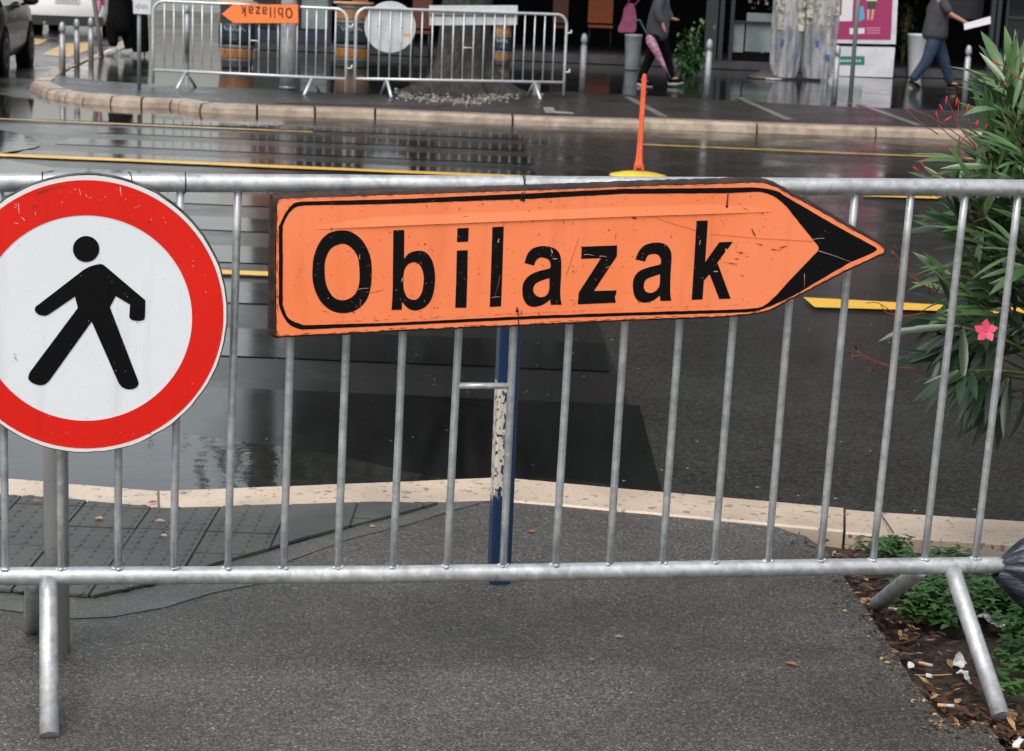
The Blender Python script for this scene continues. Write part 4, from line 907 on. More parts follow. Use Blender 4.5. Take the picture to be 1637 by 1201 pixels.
crumple([(1560, 992), (1570, 984), (1618, 1004), (1600, 1012)], -.01, 'newspaper_scrap', 'printed newspaper strip lying under the weeds right of the front leg', 'newspaper', newsm, .012, 3)
crumple([(1450, 1076), (1459, 1076), (1460, 1086), (1451, 1087)], -.01, 'paper_ball', 'small white paper ball at the asphalt edge', 'paper ball', PAPERW, .02, 4, 5)
crumple([(1478, 1090), (1488, 1090), (1489, 1097), (1480, 1098)], -.015, 'paper_ball', 'small white paper ball among brown leaves inside the soil', 'paper ball', PAPERW, .014, 5, 5)
crumple([(1617, 1198), (1628, 1190), (1634, 1198), (1622, 1206)], -.015, 'plastic_scrap', 'white plastic scrap in the bottom right corner', 'plastic scrap', PAPERW, .014, 6, 5)
mb = MB(); p = [G(1462, 1079, -.005), G(1490, 1080, -.005), G(1522, 1078, -.002)]; mb.tube([Vector(q_) for q_ in spline(p, 4)], .0016, 6); solo(mb, 'twig', M('twig_tan', (.30, .22, .10), .6), p[0], 'thin straw coloured twig leading to the torn paper', 'twig')
mb = MB(); p = [G(1405, 818, .02), G(1415, 832, .02), G(1428, 852, .03)]; mb.tube([Vector(q_) for q_ in spline(p, 4)], .0028, 6); solo(mb, 'twig', M('twig_grey', (.10, .085, .07), .6), p[0], 'grey twig lying across the kerb beside the weed tuft', 'twig')
# bin bag tied round the rail
c0 = BP.P(1599, 903); mb = MB(); rings = 16; seg = 48; vs = []
for i in range(rings + 1):
    t = i / rings; cen = c0 + BP.U * (.20 * t) + Vector((0, 0, -.035 * t * t)) + BP.N * (.01)
    rad = rb * 1.3 + .15 * t ** .8
    for k in range(seg):
        a = 2 * math.pi * k / seg; pl = 1 + (.10 + .12 * t) * math.sin(a * 9 + 2.5 * t + noise.noise(Vector((math.cos(a) * 2, math.sin(a) * 2, t * 2))) * 3) + .10 * noise.noise(Vector((math.cos(a) * 4, math.sin(a) * 4, t * 5)))
        dv = (Vector((0, 0, 1)) * math.cos(a) * (1.0 if math.cos(a) < 0 else .72) + BP.N * math.sin(a) * .7)
        vs.append(cen + dv * rad * pl + BP.U * .01 * noise.noise(Vector((a * 3, t * 4, 0))) - BP.U * (.02 * max(0, -math.cos(a)) * (1 - t)))
fs = [(i * seg + k, i * seg + (k + 1) % seg, (i + 1) * seg + (k + 1) % seg, (i + 1) * seg + k) for i in range(rings) for k in range(seg)] + [tuple(rings * seg + k for k in range(seg))]
mb.add(vs, fs, True); solo(mb, 'bin_bag', BAGM, c0, 'wrinkled blue black plastic bag tied round the barrier rail at the right edge', 'plastic bag')

# ================================================================== FAR BARRIERS AND THEIR SIGNS
def hz(px, py, g):
    """height of pixel row py on the vertical plane through g facing the camera"""
    return AT(px, py, g.y).z
def far_barrier(A, B, nbars, ztop, label, nubs):
    A = Vector((A.x, A.y, 0)); B = Vector((B.x, B.y, 0)); pl = Plane(A, B - A, 0); Lg = (B - A).length
    t = thing('crowd_barrier', A, label, 'barrier', 'crowd barriers on the far pavement'); zb = .207; r = .019; rc = .14
    pth = [(0, .04), (0, .5), (0, ztop - rc - .02)] + [(rc - rc * math.cos(math.pi / 2 * k / 6), ztop - rc + rc * math.sin(math.pi / 2 * k / 6)) for k in range(7)] + [(Lg / 2, ztop)]
    pth += [(Lg - rc + rc * math.sin(math.pi / 2 * k / 6), ztop - rc + rc * math.cos(math.pi / 2 * k / 6)) for k in range(7)] + [(Lg, ztop - rc - .02), (Lg, .5), (Lg, .04)]
    MB().tube([pl.pt(u, w_) for u, w_ in pth], r, 10).build('frame', GALVF, t)
    MB().tube([pl.pt(0, zb), pl.pt(Lg / 2, zb), pl.pt(Lg, zb)], r, 10).build('bottom_rail', GALVF, t)
    for i in range(nbars):
        u = Lg * (1.2 + i) / (nbars + 1.4); MB().tube([pl.pt(u, zb), pl.pt(u, ztop)], .009, 8).build('bar', GALVF, t)
    u1, u2 = [Lg * (1.2 + i) / (nbars + 1.4) for i in ((nbars - 1) // 2, (nbars - 1) // 2 + 1)]
    MB().tube([pl.pt(u1, .62), pl.pt(u2, .62)], .008, 8).build('rung', GALVF, t)
    for u in (.42, Lg - .42):
        for s_ in (1, -1): MB().tube([pl.pt(u, zb), pl.pt(u - .04 * s_, .0, s_ * .30)], .0185, 10).build('leg', GALVF, t)
    for w_ in (.34, .84): MB().tube([pl.pt(Lg, w_), pl.pt(Lg + .07, w_), pl.pt(Lg + .07, w_ + .04)], .012, 8).build('hook', GALVF, t)
    return pl, Lg
GALVF = galv('galvanised_far', .55, .72, .4, .45)
fA, fB, fC, fD = G(244.7, 112, .207), G(553, 126.5, .207), G(567, 126, .207), G(901.6, 132, .207)
pl1, L1 = far_barrier(fA, fB, 19, 1.05, 'left one of the two far barriers, with the upside down orange arrow sign', 1)
pl2, L2 = far_barrier(fC, fD, 19, 1.07, 'right one of the two far barriers, with the white disc and white board', 1)
# upside-down arrow sign
o_ = .05
def F1(px, py): return pl1.px(px, py, o_)
fn1 = lambda u, w_, o: pl1.pt(u, w_, o)
zG = lambda p: [(340 + a * .09994, b * .09994) for a, b in p]
t = thing('arrow_sign', pl1.pt(*F1(416, 38), o_), 'small orange arrow sign hung upside down, pointing left, on the far left barrier', 'sign')
MB().poly([[F1(*p) for p in zG([(122, 68), (1368, 68), (1390, 80), (1382, 375), (122, 372)])]], fn1, th=.03, front=o_ - .003).build('backing', DARKM, t)
MB().poly([[F1(*p) for p in zG([(145, 225), (320, 78), (1362, 72), (1370, 370), (335, 370)])]], fn1, th=.002, front=o_).build('face', M('orange_far', (.95, .22, .05), .35), t)
# lettering: the big sign's word turned by half a turn
wu = [OP(a, b) for lt in LET for lp in lt for a, b in lp]; u0, u1 = min(p[0] for p in wu), max(p[0] for p in wu); A0 = OP(545, 500); A1 = OP(1140, 478)
sl_ = (A1[1] - A0[1]) / (A1[0] - A0[0]); P0 = F1(*zG([(1278, 300)])[0]); P1 = F1(*zG([(450, 300)])[0]); Pt = F1(*zG([(1278, 128)])[0])
wmax = max((OP(a, b)[1] - sl_ * (OP(a, b)[0] - u0)) for a, b in LET[0][0]); wmin = min((OP(a, b)[1] - sl_ * (OP(a, b)[0] - u0)) for a, b in LET[0][0])
def flip(a, b):
    u, w_ = OP(a, b); tt = (u - u0) / (u1 - u0); ww = (w_ - sl_ * (u - u0) - wmin) / (wmax - wmin); return (P0[0] + (P1[0] - P0[0]) * tt, Pt[1] + (P0[1] - Pt[1]) * ww)
mb = MB()
for lt in LET: mb.poly([[flip(a, b) for a, b in lp] for lp in lt], fn1, th=.001, front=o_ + .002)
mb.build('lettering', M('ink_brown', (.06, .012, .008), .4), t)
# back of a round sign
o2 = .04
def F2(px, py): return pl2.px(px, py, o2)
fn2 = lambda u, w_, o: pl2.pt(u, w_, o)
WB = M('white_back', (.66, .68, .70), .4, col2=(.56, .58, .60), scale=6)
t = thing('round_sign', pl2.pt(*F2(627, 85), o2), 'plain pale back of a round sign hung on the far right barrier', 'sign')
MB().poly([[F2(626.5 + 41 * math.cos(a), 43.5 + 41.3 * math.sin(a)) for a in [2 * math.pi * k / 40 for k in range(40)]]], fn2, th=.008, front=-.022).build('disc', WB, t)
mb = MB()
for p in ((608, 42), (645, 45)): mb.ball(pl2.pt(*F2(*p), -.02), .012)
mb.build('bolts', DARKM, t)
MB().poly([[F2(*p) for p in ((648, 54), (659, 54), (659, 59), (648, 59))]], fn2, th=.001, front=-.020).build('sticker', M('sticker_orange', (.75, .42, .15), .5), t)
t = thing('white_board', pl2.pt(*F2(760, 40), o2), 'long white rectangular board hung behind the bars of the far right barrier', 'board')
MB().poly([[F2(*p) for p in ((690, 9), (831, 9), (830, 40), (690, 41))]], fn2, th=.02, front=-.024).build('panel', WB, t)
MB().poly([[F2(*p) for p in ((690, 23), (832, 24), (832, 28), (690, 27))]], fn2, th=.004, front=-.019).build('profile', GREYM, t)

# ================================================================== BOLLARDS, POLES
def bollard(px, py, ytop, label, root=None):
    g = G(px, py); g.z = 0; h = hz(px, ytop, g); t = thing('bollard', g, label, 'bollard', 'steel bollards on the far pavement'); r = .042
    MB().lathe([(r, -.01), (r, h - .17)], g, 16).build('shaft', STEEL, t)
    MB().lathe([(r, h - .17), (r * .72, h - .16), (r * .72, h - .14), (r * 1.02, h - .13)], g, 16).build('groove', GREYM, t)
    MB().lathe([(r * 1.02, h - .13), (r * 1.08, h - .11), (r * 1.08, h - .07), (r * .8, h - .02), (r * .3, h)], g, 16).build('cap', STEEL, t)
for a in [(100, 115, 35, 'bollard at the rounded kerb corner, nearest the dark car'), (123, 103, 30, 'bollard between the corner one and the leaning pole, in front of the white car'), (145.5, 94.5, 28, 'bollard beside the foot of the leaning dark pole'),
          (299, 80, 8, 'bollard seen through the left end of the far left barrier'), (930, 147, 53, 'bollard just right of the far right barrier'), (1129, 158, 62, 'bollard between the green plant and the plastic covered rack'), (1333, 163, 72, 'bollard right in front of the pink poster cabinet'), (1541, 166, 72, 'bollard in front of the walking man in jeans')]: bollard(*a)
g = G(460, 143); g.z = 0; t = thing('lamp_post', g, 'thick pale grey metal pole behind the far left barrier', 'pole')
MB().lathe([(.105, 0), (.10, .5), (.098, 4.5), (.07, 4.6), (.06, 8)], g, 24).build('shaft', M('pole_grey', (.42, .43, .46), .42, .2, col2=(.30, .31, .33), scale=5), t)
MB().lathe([(.112, 0), (.112, .03), (.1, .05)], g, 24).build('collar', GREYM, t)
g = G(222.4, 143); g.z = 0; t = thing('signpole', g, 'thin grey pole with a small white notice box left of the far barriers', 'pole'); zt = hz(222, 22, g)
MB().lathe([(.024, 0), (.024, zt + .45)], g, 14).build('shaft', GALVD, t)
pp = Plane(g, (1, 0, 0)); a, b = pp.px(214, 22, .03), pp.px(242, -8, .03)
bx_ = MB(); bx_.box(pp.pt((a[0] + b[0]) / 2, (a[1] + b[1]) / 2 + .06, .03), ((b[0] - a[0]) / 2, .03, (b[1] - a[1]) / 2 + .06)); box_ = bx_.build('notice_box', WB, t)
mb = MB()
for k in range(5): u = a[0] + .035 + k * .03; mb.box(pp.pt(u, a[1] + .09, .062), (.004, .001, .022 + .012 * (k % 2))); mb.box(pp.pt(u + .01, a[1] + .075 + .03 * (k % 2), .062), (.01, .001, .003))
mb.build('print', M('ink_grey', (.2, .22, .25), .5), box_)
g = G(162.5, 90); g.z = 0; t = thing('leaning_pole', g, 'dark grey pole leaning left beside the person in black', 'pole'); p1 = AT(150.5, 0, g.y)
MB().tube([g, g.lerp(p1, .5), p1, p1 + (p1 - g) * 1.2], .036, 14).build('shaft', M('pole_dark', (.17, .17, .165), .5, .2), t); MB().lathe([(.05, 0), (.05, .02)], g, 12).build('foot', DARKM, t)
g = G(1359, 164); g.z = 0; t = thing('signpole', g, 'tall thin grey pole in front of the pink poster cabinet', 'pole')
MB().lathe([(.032, 0), (.030, 3.0)], g, 14).build('shaft', M('pole_green_grey', (.30, .34, .34), .45, .4), t); MB().lathe([(.04, 0), (.04, .015)], g, 12).build('foot', DARKM, t)
# delineator
g = G(1020, 282, ZR); t = thing('delineator', g, 'orange flexible road delineator blade standing on a yellow base in the road', 'delineator'); p1 = AT(1030.5, 118, g.y)
ax = (p1 - g); oc = M('delineator_orange', (.95, .17, .07), .35, col2=(.80, .12, .05), scale=12); mb = MB()
prof = [(0, .034), (.10, .036), (.17, .028), (.30, .024), (.6, .021), (.9, .021), (.97, .019), (1, .010)]
vs = []
for tt, hw_ in prof:
    c = g + ax * tt; 
    for dx, dy in ((-1, 0), (-.5, -.55), (0, -.35), (.5, -.55), (1, 0), (0, .5)): vs.append(c + Vector((dx * hw_, dy * .03, 0)))
fs = [(i * 6 + k, i * 6 + (k + 1) % 6, (i + 1) * 6 + (k + 1) % 6, (i + 1) * 6 + k) for i in range(len(prof) - 1) for k in range(6)] + [tuple(range(5, -1, -1)), tuple((len(prof) - 1) * 6 + k for k in range(6))]
mb.add(vs, fs); mb.build('blade', oc, t)
mb = MB(); c = g + ax * .06; mb.box(c + Vector((0, -.02, .0)), (.042, .025, .05)); hb = mb.build('hinge', M('hinge_red', (.55, .09, .03), .5), t)
mb = MB(); mb.box(c + Vector((0, -.046, .012)), (.022, .002, .010)); mb.build('slot', DARKM, hb)
MB().lathe([(.25, 0), (.24, .012), (.16, .03), (.05, .045)], g, 28).build('base', M('base_yellow', (.78, .60, .04), .4, col2=(.6, .48, .05), scale=12), t)

# ================================================================== FACADE (ground floor shops, dark storeys above)
FY = 35.6
def fx(px): return AT(px, 90, FY).x
WALL = M('facade_wall', (.014, .014, .016), .5, col2=(.022, .022, .024), scale=1.5); DK = M('shop_dark', (.002, .002, .0025), .7, spec=.1); FRAME = M('shop_frame', (.03, .034, .044), .35, .3)
GL = M('dark_glass', (.008, .011, .014), .06, spec=.6); PALE = M('pale_panel', (.20, .25, .24), .5, col2=(.12, .16, .16), scale=2)
xl = fx(408); b_ = thing('shop_building', (xl, FY, 0), 'dark shop building with glazed ground floor across the far pavement', 'building')
def bxp(mb, x0, x1, y0, y1, z0, z1): mb.box(((x0 + x1) / 2, (y0 + y1) / 2, (z0 + z1) / 2), (abs(x1 - x0) / 2, abs(y1 - y0) / 2, abs(z1 - z0) / 2)); return mb
XR = 26
mb = MB(); bxp(mb, xl, XR, FY - .15, FY + 16, 3.2, 13.5); wl = mb.build('upper_storeys', WALL, b_)
mb = MB(); bxp(mb, xl, XR, FY - .02, FY + 16, 13.5, 13.8); mb.build('roof', GREYM, b_)
mb = MB(); bxp(mb, xl + .05, XR, FY + 4.5, FY + 5, 0, 3.2); bxp(mb, xl + .02, xl + .3, FY + .4, FY + 4.5, 0, 3.2); mb.build('shop_back_wall', DK, b_)
mb = MB(); bxp(mb, xl, XR, FY - .1, FY + 4.6, .006, .16); mb.build('plinth', M('plinth', (.05, .05, .056), .4, col2=(.03, .03, .033), scale=3), b_)
for k in range(14):
    for s_ in range(3):
        x = xl + 1.1 + k * 2.1; z = 4.3 + s_ * 3.1; f = MB(); f.box((x, FY - .17, z + .8), (.62, .03, .86)); fo = f.build('window', FRAME, b_); gl = MB(); gl.box((x, FY - .205, z + .8), (.54, .01, .78)); gl.build('pane', GL, fo)
def up(x0p, x1p, z0, z1, mat, name, y=0, dep=.12):
    mb = MB(); bxp(mb, fx(x0p), fx(x1p), FY + y - dep, FY + y, z0, z1); return mb.build(name, mat, b_)
for a, c_ in ((405, 411), (441, 447), (524, 530), (1124, 1143), (1146, 1153), (1163, 1169), (1576, 1583), (1586, 1592), (1600, 1603)): up(a, c_, .16, 3.2, FRAME, 'pillar')
up(411, 441, .16, .38, M('blue_panel', (.012, .02, .045), .4), 'panel'); up(411, 441, .40, 3.1, GL, 'shop_window'); up(447, 524, .16, .40, M('blue_panel', (.012, .02, .045), .4), 'panel'); up(447, 480, .42, 3.1, GL, 'shop_window'); up(481, 524, .42, 1.2, PALE, 'pale_panel', .05)
up(1165, 1240, .16, .32, DK, 'panel', .1); up(1170, 1187, .30, .86, PALE, 'pale_panel', .1); up(1190, 1236, .34, 1.05, PALE, 'pale_panel', .12); up(1165, 1240, .86, .90, FRAME, 'transom', .05)
up(1603, 1660, .50, 3.0, GL, 'shop_window'); up(1603, 1660, .34, .50, M('sill_pale', (.33, .40, .40), .4), 'sill'); up(1603, 1660, .16, .33, DK, 'panel'); up(1603, 1660, 1.15, 1.19, FRAME, 'transom', -.03)
up(1490, 1575, 1.1, 3.1, M('navy_panel', (.008, .009, .022), .4), 'panel', .6)
mb = MB(); bxp(mb, xl - .02, XR, FY - .7, FY - .16, 3.0, 3.14); mb.build('shade_canopy', DARKM, b_)  # unseen overhang, added to keep the shop interior dark
# ---- shop furniture
def chair(px, py, col, label, w_=.42):
    g = G(px, py); g.z = .16 if g.y > FY - .1 else 0; t = thing('cafe_chair', g, label, 'chair', 'chairs of the dark cafe')
    mb = MB(); mb.box(g + Vector((0, .22, .80)), (w_ / 2, .02, .28)); mb.build('backrest', col, t)
    mb = MB(); mb.box(g + Vector((0, 0, .46)), (w_ / 2, .21, .025)); mb.build('seat', col, t)
    for sx_ in (-1, 1):
        for sy_ in (-1, 1): MB().tube([g + Vector((sx_ * w_ * .45, sy_ * .2, 0)), g + Vector((sx_ * w_ * .42, sy_ * .19, .45))], .014, 8).build('leg', DARKM, t)
BR = M('brown_wood', (.09, .025, .012), .5); chair(957, 92, M('chair_orange', (.42, .10, .02), .5), 'orange backed cafe chair left of the person with the umbrella', .5)
chair(893, 94, BR, 'brown cafe chair behind the right end of the far right barrier', .3); chair(672, 92, BR, 'brown cafe chair between the white disc and the tree trunk', .36); chair(572, 88, M('chair_rust', (.22, .06, .02), .5), 'rust coloured cafe chair behind the middle barrel', .3)
def pot(px, py, r0, r1, h, mat, label, name='planter', cat='planter'):
    g = G(px, py); g.z = 0; t = thing(name, g, label, cat)
    MB().lathe([(r0, 0), (r0 * 1.02, .02), (r1, h - .05), (r1 * 1.04, h - .04), (r1 * 1.04, h), (r1 * .9, h), (r1 * .88, h - .06)], g, 24).build('pot', mat, t)
    MB().lathe([(r1 * .88, h - .065), (.01, h - .05)], g, 16).build('earth', SOIL, t); return g, t
WP = M('white_plastic', (.55, .57, .59), .35, col2=(.54, .56, .58), scale=3)
g1, t1 = pot(1462, 124, .12, .19, .80, WP, 'tall tapered white planter between the pink cabinet and the man in jeans')
g2, t2 = pot(1010, 112, .12, .15, .62, M('grey_teal', (.22, .26, .27), .45, col2=(.14, .16, .17), scale=3), 'grey tapered planter behind the legs of the person with the umbrella')
def bush(px, py, rw, h, label, n, mat, z0=.12, seed=1, trail=0):
    random.seed(seed); g = G(px, py); g.z = 0; t = thing('potted_shrub', g, label, 'shrub'); mb = MB(); st = MB()
    for k in range(14):
        a = random.uniform(0, 6.28); tip = g + Vector((math.cos(a) * rw * random.uniform(.3, 1), math.sin(a) * rw * .6, random.uniform(z0 + .15, h))); st.tube([g + Vector((0, 0, .05)), g.lerp(tip, .5) + Vector((0, 0, .1)), tip], .008, 5)
        for j in range(n):
            c = g.lerp(tip, random.uniform(.25, 1.1)) + Vector((random.gauss(0, .07), random.gauss(0, .07), random.gauss(0, .07)))
            if c.z < z0 * .5: continue
            L_ = random.uniform(.05, .11); leaf(mb, c, rnd_unit(), Vector((0, 0, 1)), L_, L_ * .28, .2)
    mb.build('leaves', mat, t); st.build('stems', STEMG, t)
    MB().lathe([(.10, 0), (.14, .16), (.13, .16)], g, 14).build('pot', DARKM, t)
BUSH = M('bush_green', (.018, .075, .016), .5, col2=(.035, .12, .03), scale=4)
bush(1098, 121, .30, .92, 'dark green leafy shrub right of the walking person with the umbrella', 60, BUSH, .05, 3); bush(1440, 118, .16, 1.3, 'dark potted bush in the gap right of the pink cabinet', 26, M('bush_dark', (.008, .03, .008), .5), .9, 4)
random.seed(11)
# barrels
WOOD = M('barrel_wood', (.42, .19, .05), .45, col2=(.22, .09, .025), scale=9, stretch=(6, 6, .6)); LAB = M('label_navy', (.015, .028, .05), .4, col2=(.01, .018, .03), scale=5); HOOP = M('hoop_steel', (.20, .22, .24), .4, .7); DKW = M('barrel_dark', (.06, .055, .05), .4); TOPW = M('barrel_top', (.50, .28, .17), .5)
def barrel(px, py, ytop, rad, label):
    g = G(px, py); g.z = 0; H_ = hz(px, ytop, g); t = thing('wine_barrel', g, label, 'barrel', 'wine barrels used as cafe tables'); R = lambda f: rad * (.84 + .16 * math.sin(math.pi * f))
    def band(f0, f1, mat, name, ex=0): MB().lathe([(R(f0 + (f1 - f0) * k / 5) + ex, H_ * (f0 + (f1 - f0) * k / 5)) for k in range(6)], g, 28).build(name, mat, t)
    band(0, .10, DKW, 'base'); band(.10, .135, HOOP, 'hoop', .006); band(.135, .30, WOOD, 'staves'); band(.30, .345, HOOP, 'hoop', .006); band(.345, .68, LAB, 'label_band', .002); band(.68, .72, HOOP, 'hoop', .006); band(.72, .90, WOOD, 'staves'); band(.90, .96, HOOP, 'hoop', .006)
    MB().lathe([(R(.9) * .9, H_ * .96), (rad * 1.12, H_ * .96), (rad * 1.12, H_), (.02, H_ + .002)], g, 28).build('round_top', TOPW, t)
    mb = MB(); rr = R(.6) + .006; zc = H_ * .585; pts = []
    for k in range(44):
        f = k / 43; an = -math.pi / 2 - .62 + 1.24 * f; pts.append(g + Vector((rr * math.cos(an), rr * math.sin(an), zc + .022 * math.sin(f * 38) * (1.6 if f < .12 or .42 < f < .55 else .8) + .008 * math.sin(f * 17))))
    mb.tube(pts, .0042, 5); mb.build('script_writing', M('script_pale', (.55, .55, .52), .5), t)
    mb = MB()
    for j in range(3):
        for k in range(5): an = -math.pi / 2 - .12 + .06 * k; mb.box(g + Vector((rr * math.cos(an), rr * math.sin(an), H_ * (.50 - .035 * j))), (.008, .002, .006))
    mb.build('small_print', M('print_dim', (.13, .14, .14), .5), t)
barrel(378, 108, 2, .275, 'leftmost wine barrel, dark label, behind the orange arrow sign'); barrel(563, 107, 3, .29, 'middle wine barrel with dark label behind the white round disc'); barrel(801, 104, 38, .17, 'slim wine barrel half hidden behind the right side of the tree trunk')
# poster cabinet
gc = G(1378, 123); gc.z = 0; t = thing('poster_cabinet', gc, 'white cabinet with a pink poster on top and a green plate below', 'cabinet'); cp = Plane(gc, (1, 0.03, 0))
def cpoly(loops, mat, name, th, front, root=t): mb = MB(); [mb.poly([[cp.px(*p) for p in lp]], lambda u, w_, o: cp.pt(u, w_, o), th=th, front=front) for lp in loops]; return mb.build(name, mat, root)
WC = M('cabinet_white', (.66, .67, .70), .35, col2=(.56, .57, .60), scale=3); PK = M('poster_pink', (.33, .028, .12), .5)
cpoly([[(1322, 74), (1431, 76), (1427, 124), (1322, 121)]], WC, 'cabinet', .55, 0); up_ = cpoly([[(1322, -120), (1441, -120), (1432, 71), (1322, 69)]], WC, 'poster_case', .25, 0)
cpoly([[(1326, -110), (1432, -110), (1424, 64), (1326, 63)]], PK, 'poster', .004, .004, up_)
cpoly([[(1349, -60), (1367, -60), (1362, 34), (1330, 34), (1331, 30), (1345, 24)], [(1378, 45), (1382, 45), (1382, 54), (1358, 55), (1358, 45)]], M('poster_white', (.68, .68, .72), .5), 'poster_shapes', .002, .007, up_)
cpoly([[(1371, 12), (1380, 10), (1382, 30), (1374, 35), (1369, 30)]], M('poster_blue', (.10, .35, .62), .5), 'blue_shape', .002, .007, up_)
cpoly([[(1385, -12), (1402, -12), (1402, 2), (1385, 2)]], M('poster_green', (.42, .60, .28), .5), 'green_shirt', .002, .007, up_); cpoly([[(1387, 2), (1400, 2), (1400, 15), (1386, 15)]], DKW, 'dark_shorts', .002, .007, up_)
cpoly([[(1386, 15), (1390, 15), (1389, 32), (1386, 32)], [(1394, 15), (1398, 15), (1395, 32), (1392, 32)]], M('poster_skin', (.62, .36, .27), .5), 'printed_legs', .002, .007, up_)
cpoly([[(1385, y), (1407, y), (1407, y + 2), (1385, y + 2)] for y in (44, 48, 52)], M('poster_rose', (.60, .20, .33), .5), 'printed_lines', .002, .007, up_)
cpoly([[(1327, 90), (1382, 90), (1382, 104), (1327, 104)]], M('plate_green', (.02, .20, .13), .4), 'green_plate', .003, .005); cpoly([[(1343 + k * 5, 96), (1346 + k * 5, 96), (1346 + k * 5, 99), (1343 + k * 5, 99)] for k in range(7)], WC, 'plate_print', .002, .0085)
# plastic covered racks
PLS = M('clear_plastic', (.62, .63, .68), .22, col2=(.32, .33, .36), scale=6, alpha=.5, bump=.6, bscale=6, bdist=.05, stretch=(1.5, 1.5, .35), spec=.8); CREAM = M('cream_goods', (.52, .50, .38), .6, col2=(.18, .18, .16), scale=16, lo=.48, hi=.56)
def drape(pxc, py, wid, h, label, seed):
    g = G(pxc, py); g.z = 0; t = thing('covered_rack', g, label, 'display rack', 'plastic covered display racks'); mb = MB(); seg = 56; rg = 14; vs = []
    for i in range(rg + 1):
        f = i / rg; z = .04 + (h - .04) * f; w_ = wid * (.42 + .58 * f) if f < .25 else wid * (.93 + .07 * math.sin(f * 6 + seed)) * (1 if f > .25 else 1)
        w_ = wid * (.72 + .28 * min(1, f * 3.2) ** .6) * (1 + .10 * noise.noise(Vector((f * 4, seed, 0))))
        for k in range(seg):
            a = 2 * math.pi * k / seg; fold = 1 + .09 * math.sin(a * 11 + seed + 2 * f) * (1 - f * .4) + .10 * noise.noise(Vector((math.cos(a) * 3, math.sin(a) * 3 + seed, f * 3)))
            vs.append(g + Vector((math.cos(a) * w_ / 2 * fold, math.sin(a) * .22 * fold, z)))
    fs = [(i * seg + k, i * seg + (k + 1) % seg, (i + 1) * seg + (k + 1) % seg, (i + 1) * seg + k) for i in range(rg) for k in range(seg)]
    mb.add(vs, fs, True); mb.build('plastic_cover', PLS, t)
    mb = MB()
    for k in range(14): mb.box(g + Vector((random.uniform(-wid * .36, wid * .36), random.uniform(-.17, -.05), random.uniform(.95, h - .1))), (random.uniform(.05, .11), .05, random.uniform(.08, .18)), rz=random.uniform(-.6, .6))
    mb.build('goods', CREAM, t)
    mb = MB()
    for sx_ in (-.32, .32): mb.tube([g + Vector((sx_ * wid, 0, 0)), g + Vector((sx_ * wid, 0, h))], .014, 8)
    mb.build('rack_frame', GREYM, t)
    for (dx, z, s_) in ((-.08, .62, .055), (.12, .40, .05)): MB().box(g + Vector((dx, -.20, z)), (s_ * .8, .015, s_)).build('blue_item', M('item_blue', (.04, .10, .26), .5), t)
drape(1253, 127, .52, 1.5, 'display rack under clear plastic, left of the pair', 1); drape(1305, 129, .60, 1.5, 'display rack under clear plastic, right of the pair, touching the pink cabinet', 4)
# white stand with dark shaggy goods
g = G(1217, 108); g.z = 0; t = thing('display_stand', g, 'white post stand with black and white goods on top, left of the covered racks', 'stand'); zt = hz(1217, 22, g)
MB().lathe([(.05, 0), (.025, .02), (.025, .35), (.04, .36), (.04, zt - .1), (.07, zt)], g, 12).build('post', WP, t); mb = MB(); mw = MB()
for k in range(260):
    c = g + Vector((random.gauss(0, .13), random.gauss(0, .1), zt + .12 + abs(random.gauss(0, .18)))); (mb if random.random() < .8 else mw).box(c, (.035, .02, .03), rz=random.uniform(0, 3))
o = mb.build('dark_goods', DK, t); o['kind'] = 'stuff'; o = mw.build('white_goods', WC, t); o['kind'] = 'stuff'
g = G(1236, 127); g.z = 0; t = thing('parasol_base', g, 'low round dark base with a pale plate in front of the white post stand', 'parasol base'); MB().lathe([(.34, 0), (.30, .04), (.1, .12), (.03, .14)], g + Vector((-.1, .25, 0)), 24).build('mound', DKW, t); MB().lathe([(.16, 0.004), (.16, .018), (.02, .02)], g, 20).build('plate', WC, t)

# ================================================================== STREET TREE
random.seed(5)
tg = G(738, 146); tg.z = 0; t = thing('street_tree', tg, 'thick dark street tree with flared roots behind the far right barrier', 'tree')
BARK = M('bark', (.018, .017, .015), .7, col2=(.045, .042, .038), scale=9, bump=1, bscale=14, bdist=.04, stretch=(2, 2, .6), detail=8)
seg = 40; zs = [-.02, .03, .08, .15, .25, .4, .6, .9, 1.3, 2.0, 2.8, 3.6]; vs = []
for z in zs:
    for k in range(seg):
        a = 2 * math.pi * k / seg; fl = math.exp(-z / .16); lobes = max(0, math.sin(a * 3 + 2.2)) ** 2 + .6 * max(0, math.sin(a * 5 + 1)) ** 3
        r = .325 + .07 * math.exp(-z / .4) + fl * (.08 + .46 * lobes) + .03 * noise.noise(Vector((math.cos(a) * 2, math.sin(a) * 2, z * 1.5))) - .02 * z * .5
        vs.append(tg + Vector((math.cos(a) * r * 1.05 + .03 * z, math.sin(a) * r * .8, z)))
fs = [(i * seg + k, i * seg + (k + 1) % seg, (i + 1) * seg + (k + 1) % seg, (i + 1) * seg + k) for i in range(len(zs) - 1) for k in range(seg)]
MB().add(vs, fs, True).build('trunk', BARK, t); crown = MB(); limbs = MB(); top = tg + Vector((.1, 0, 3.4))
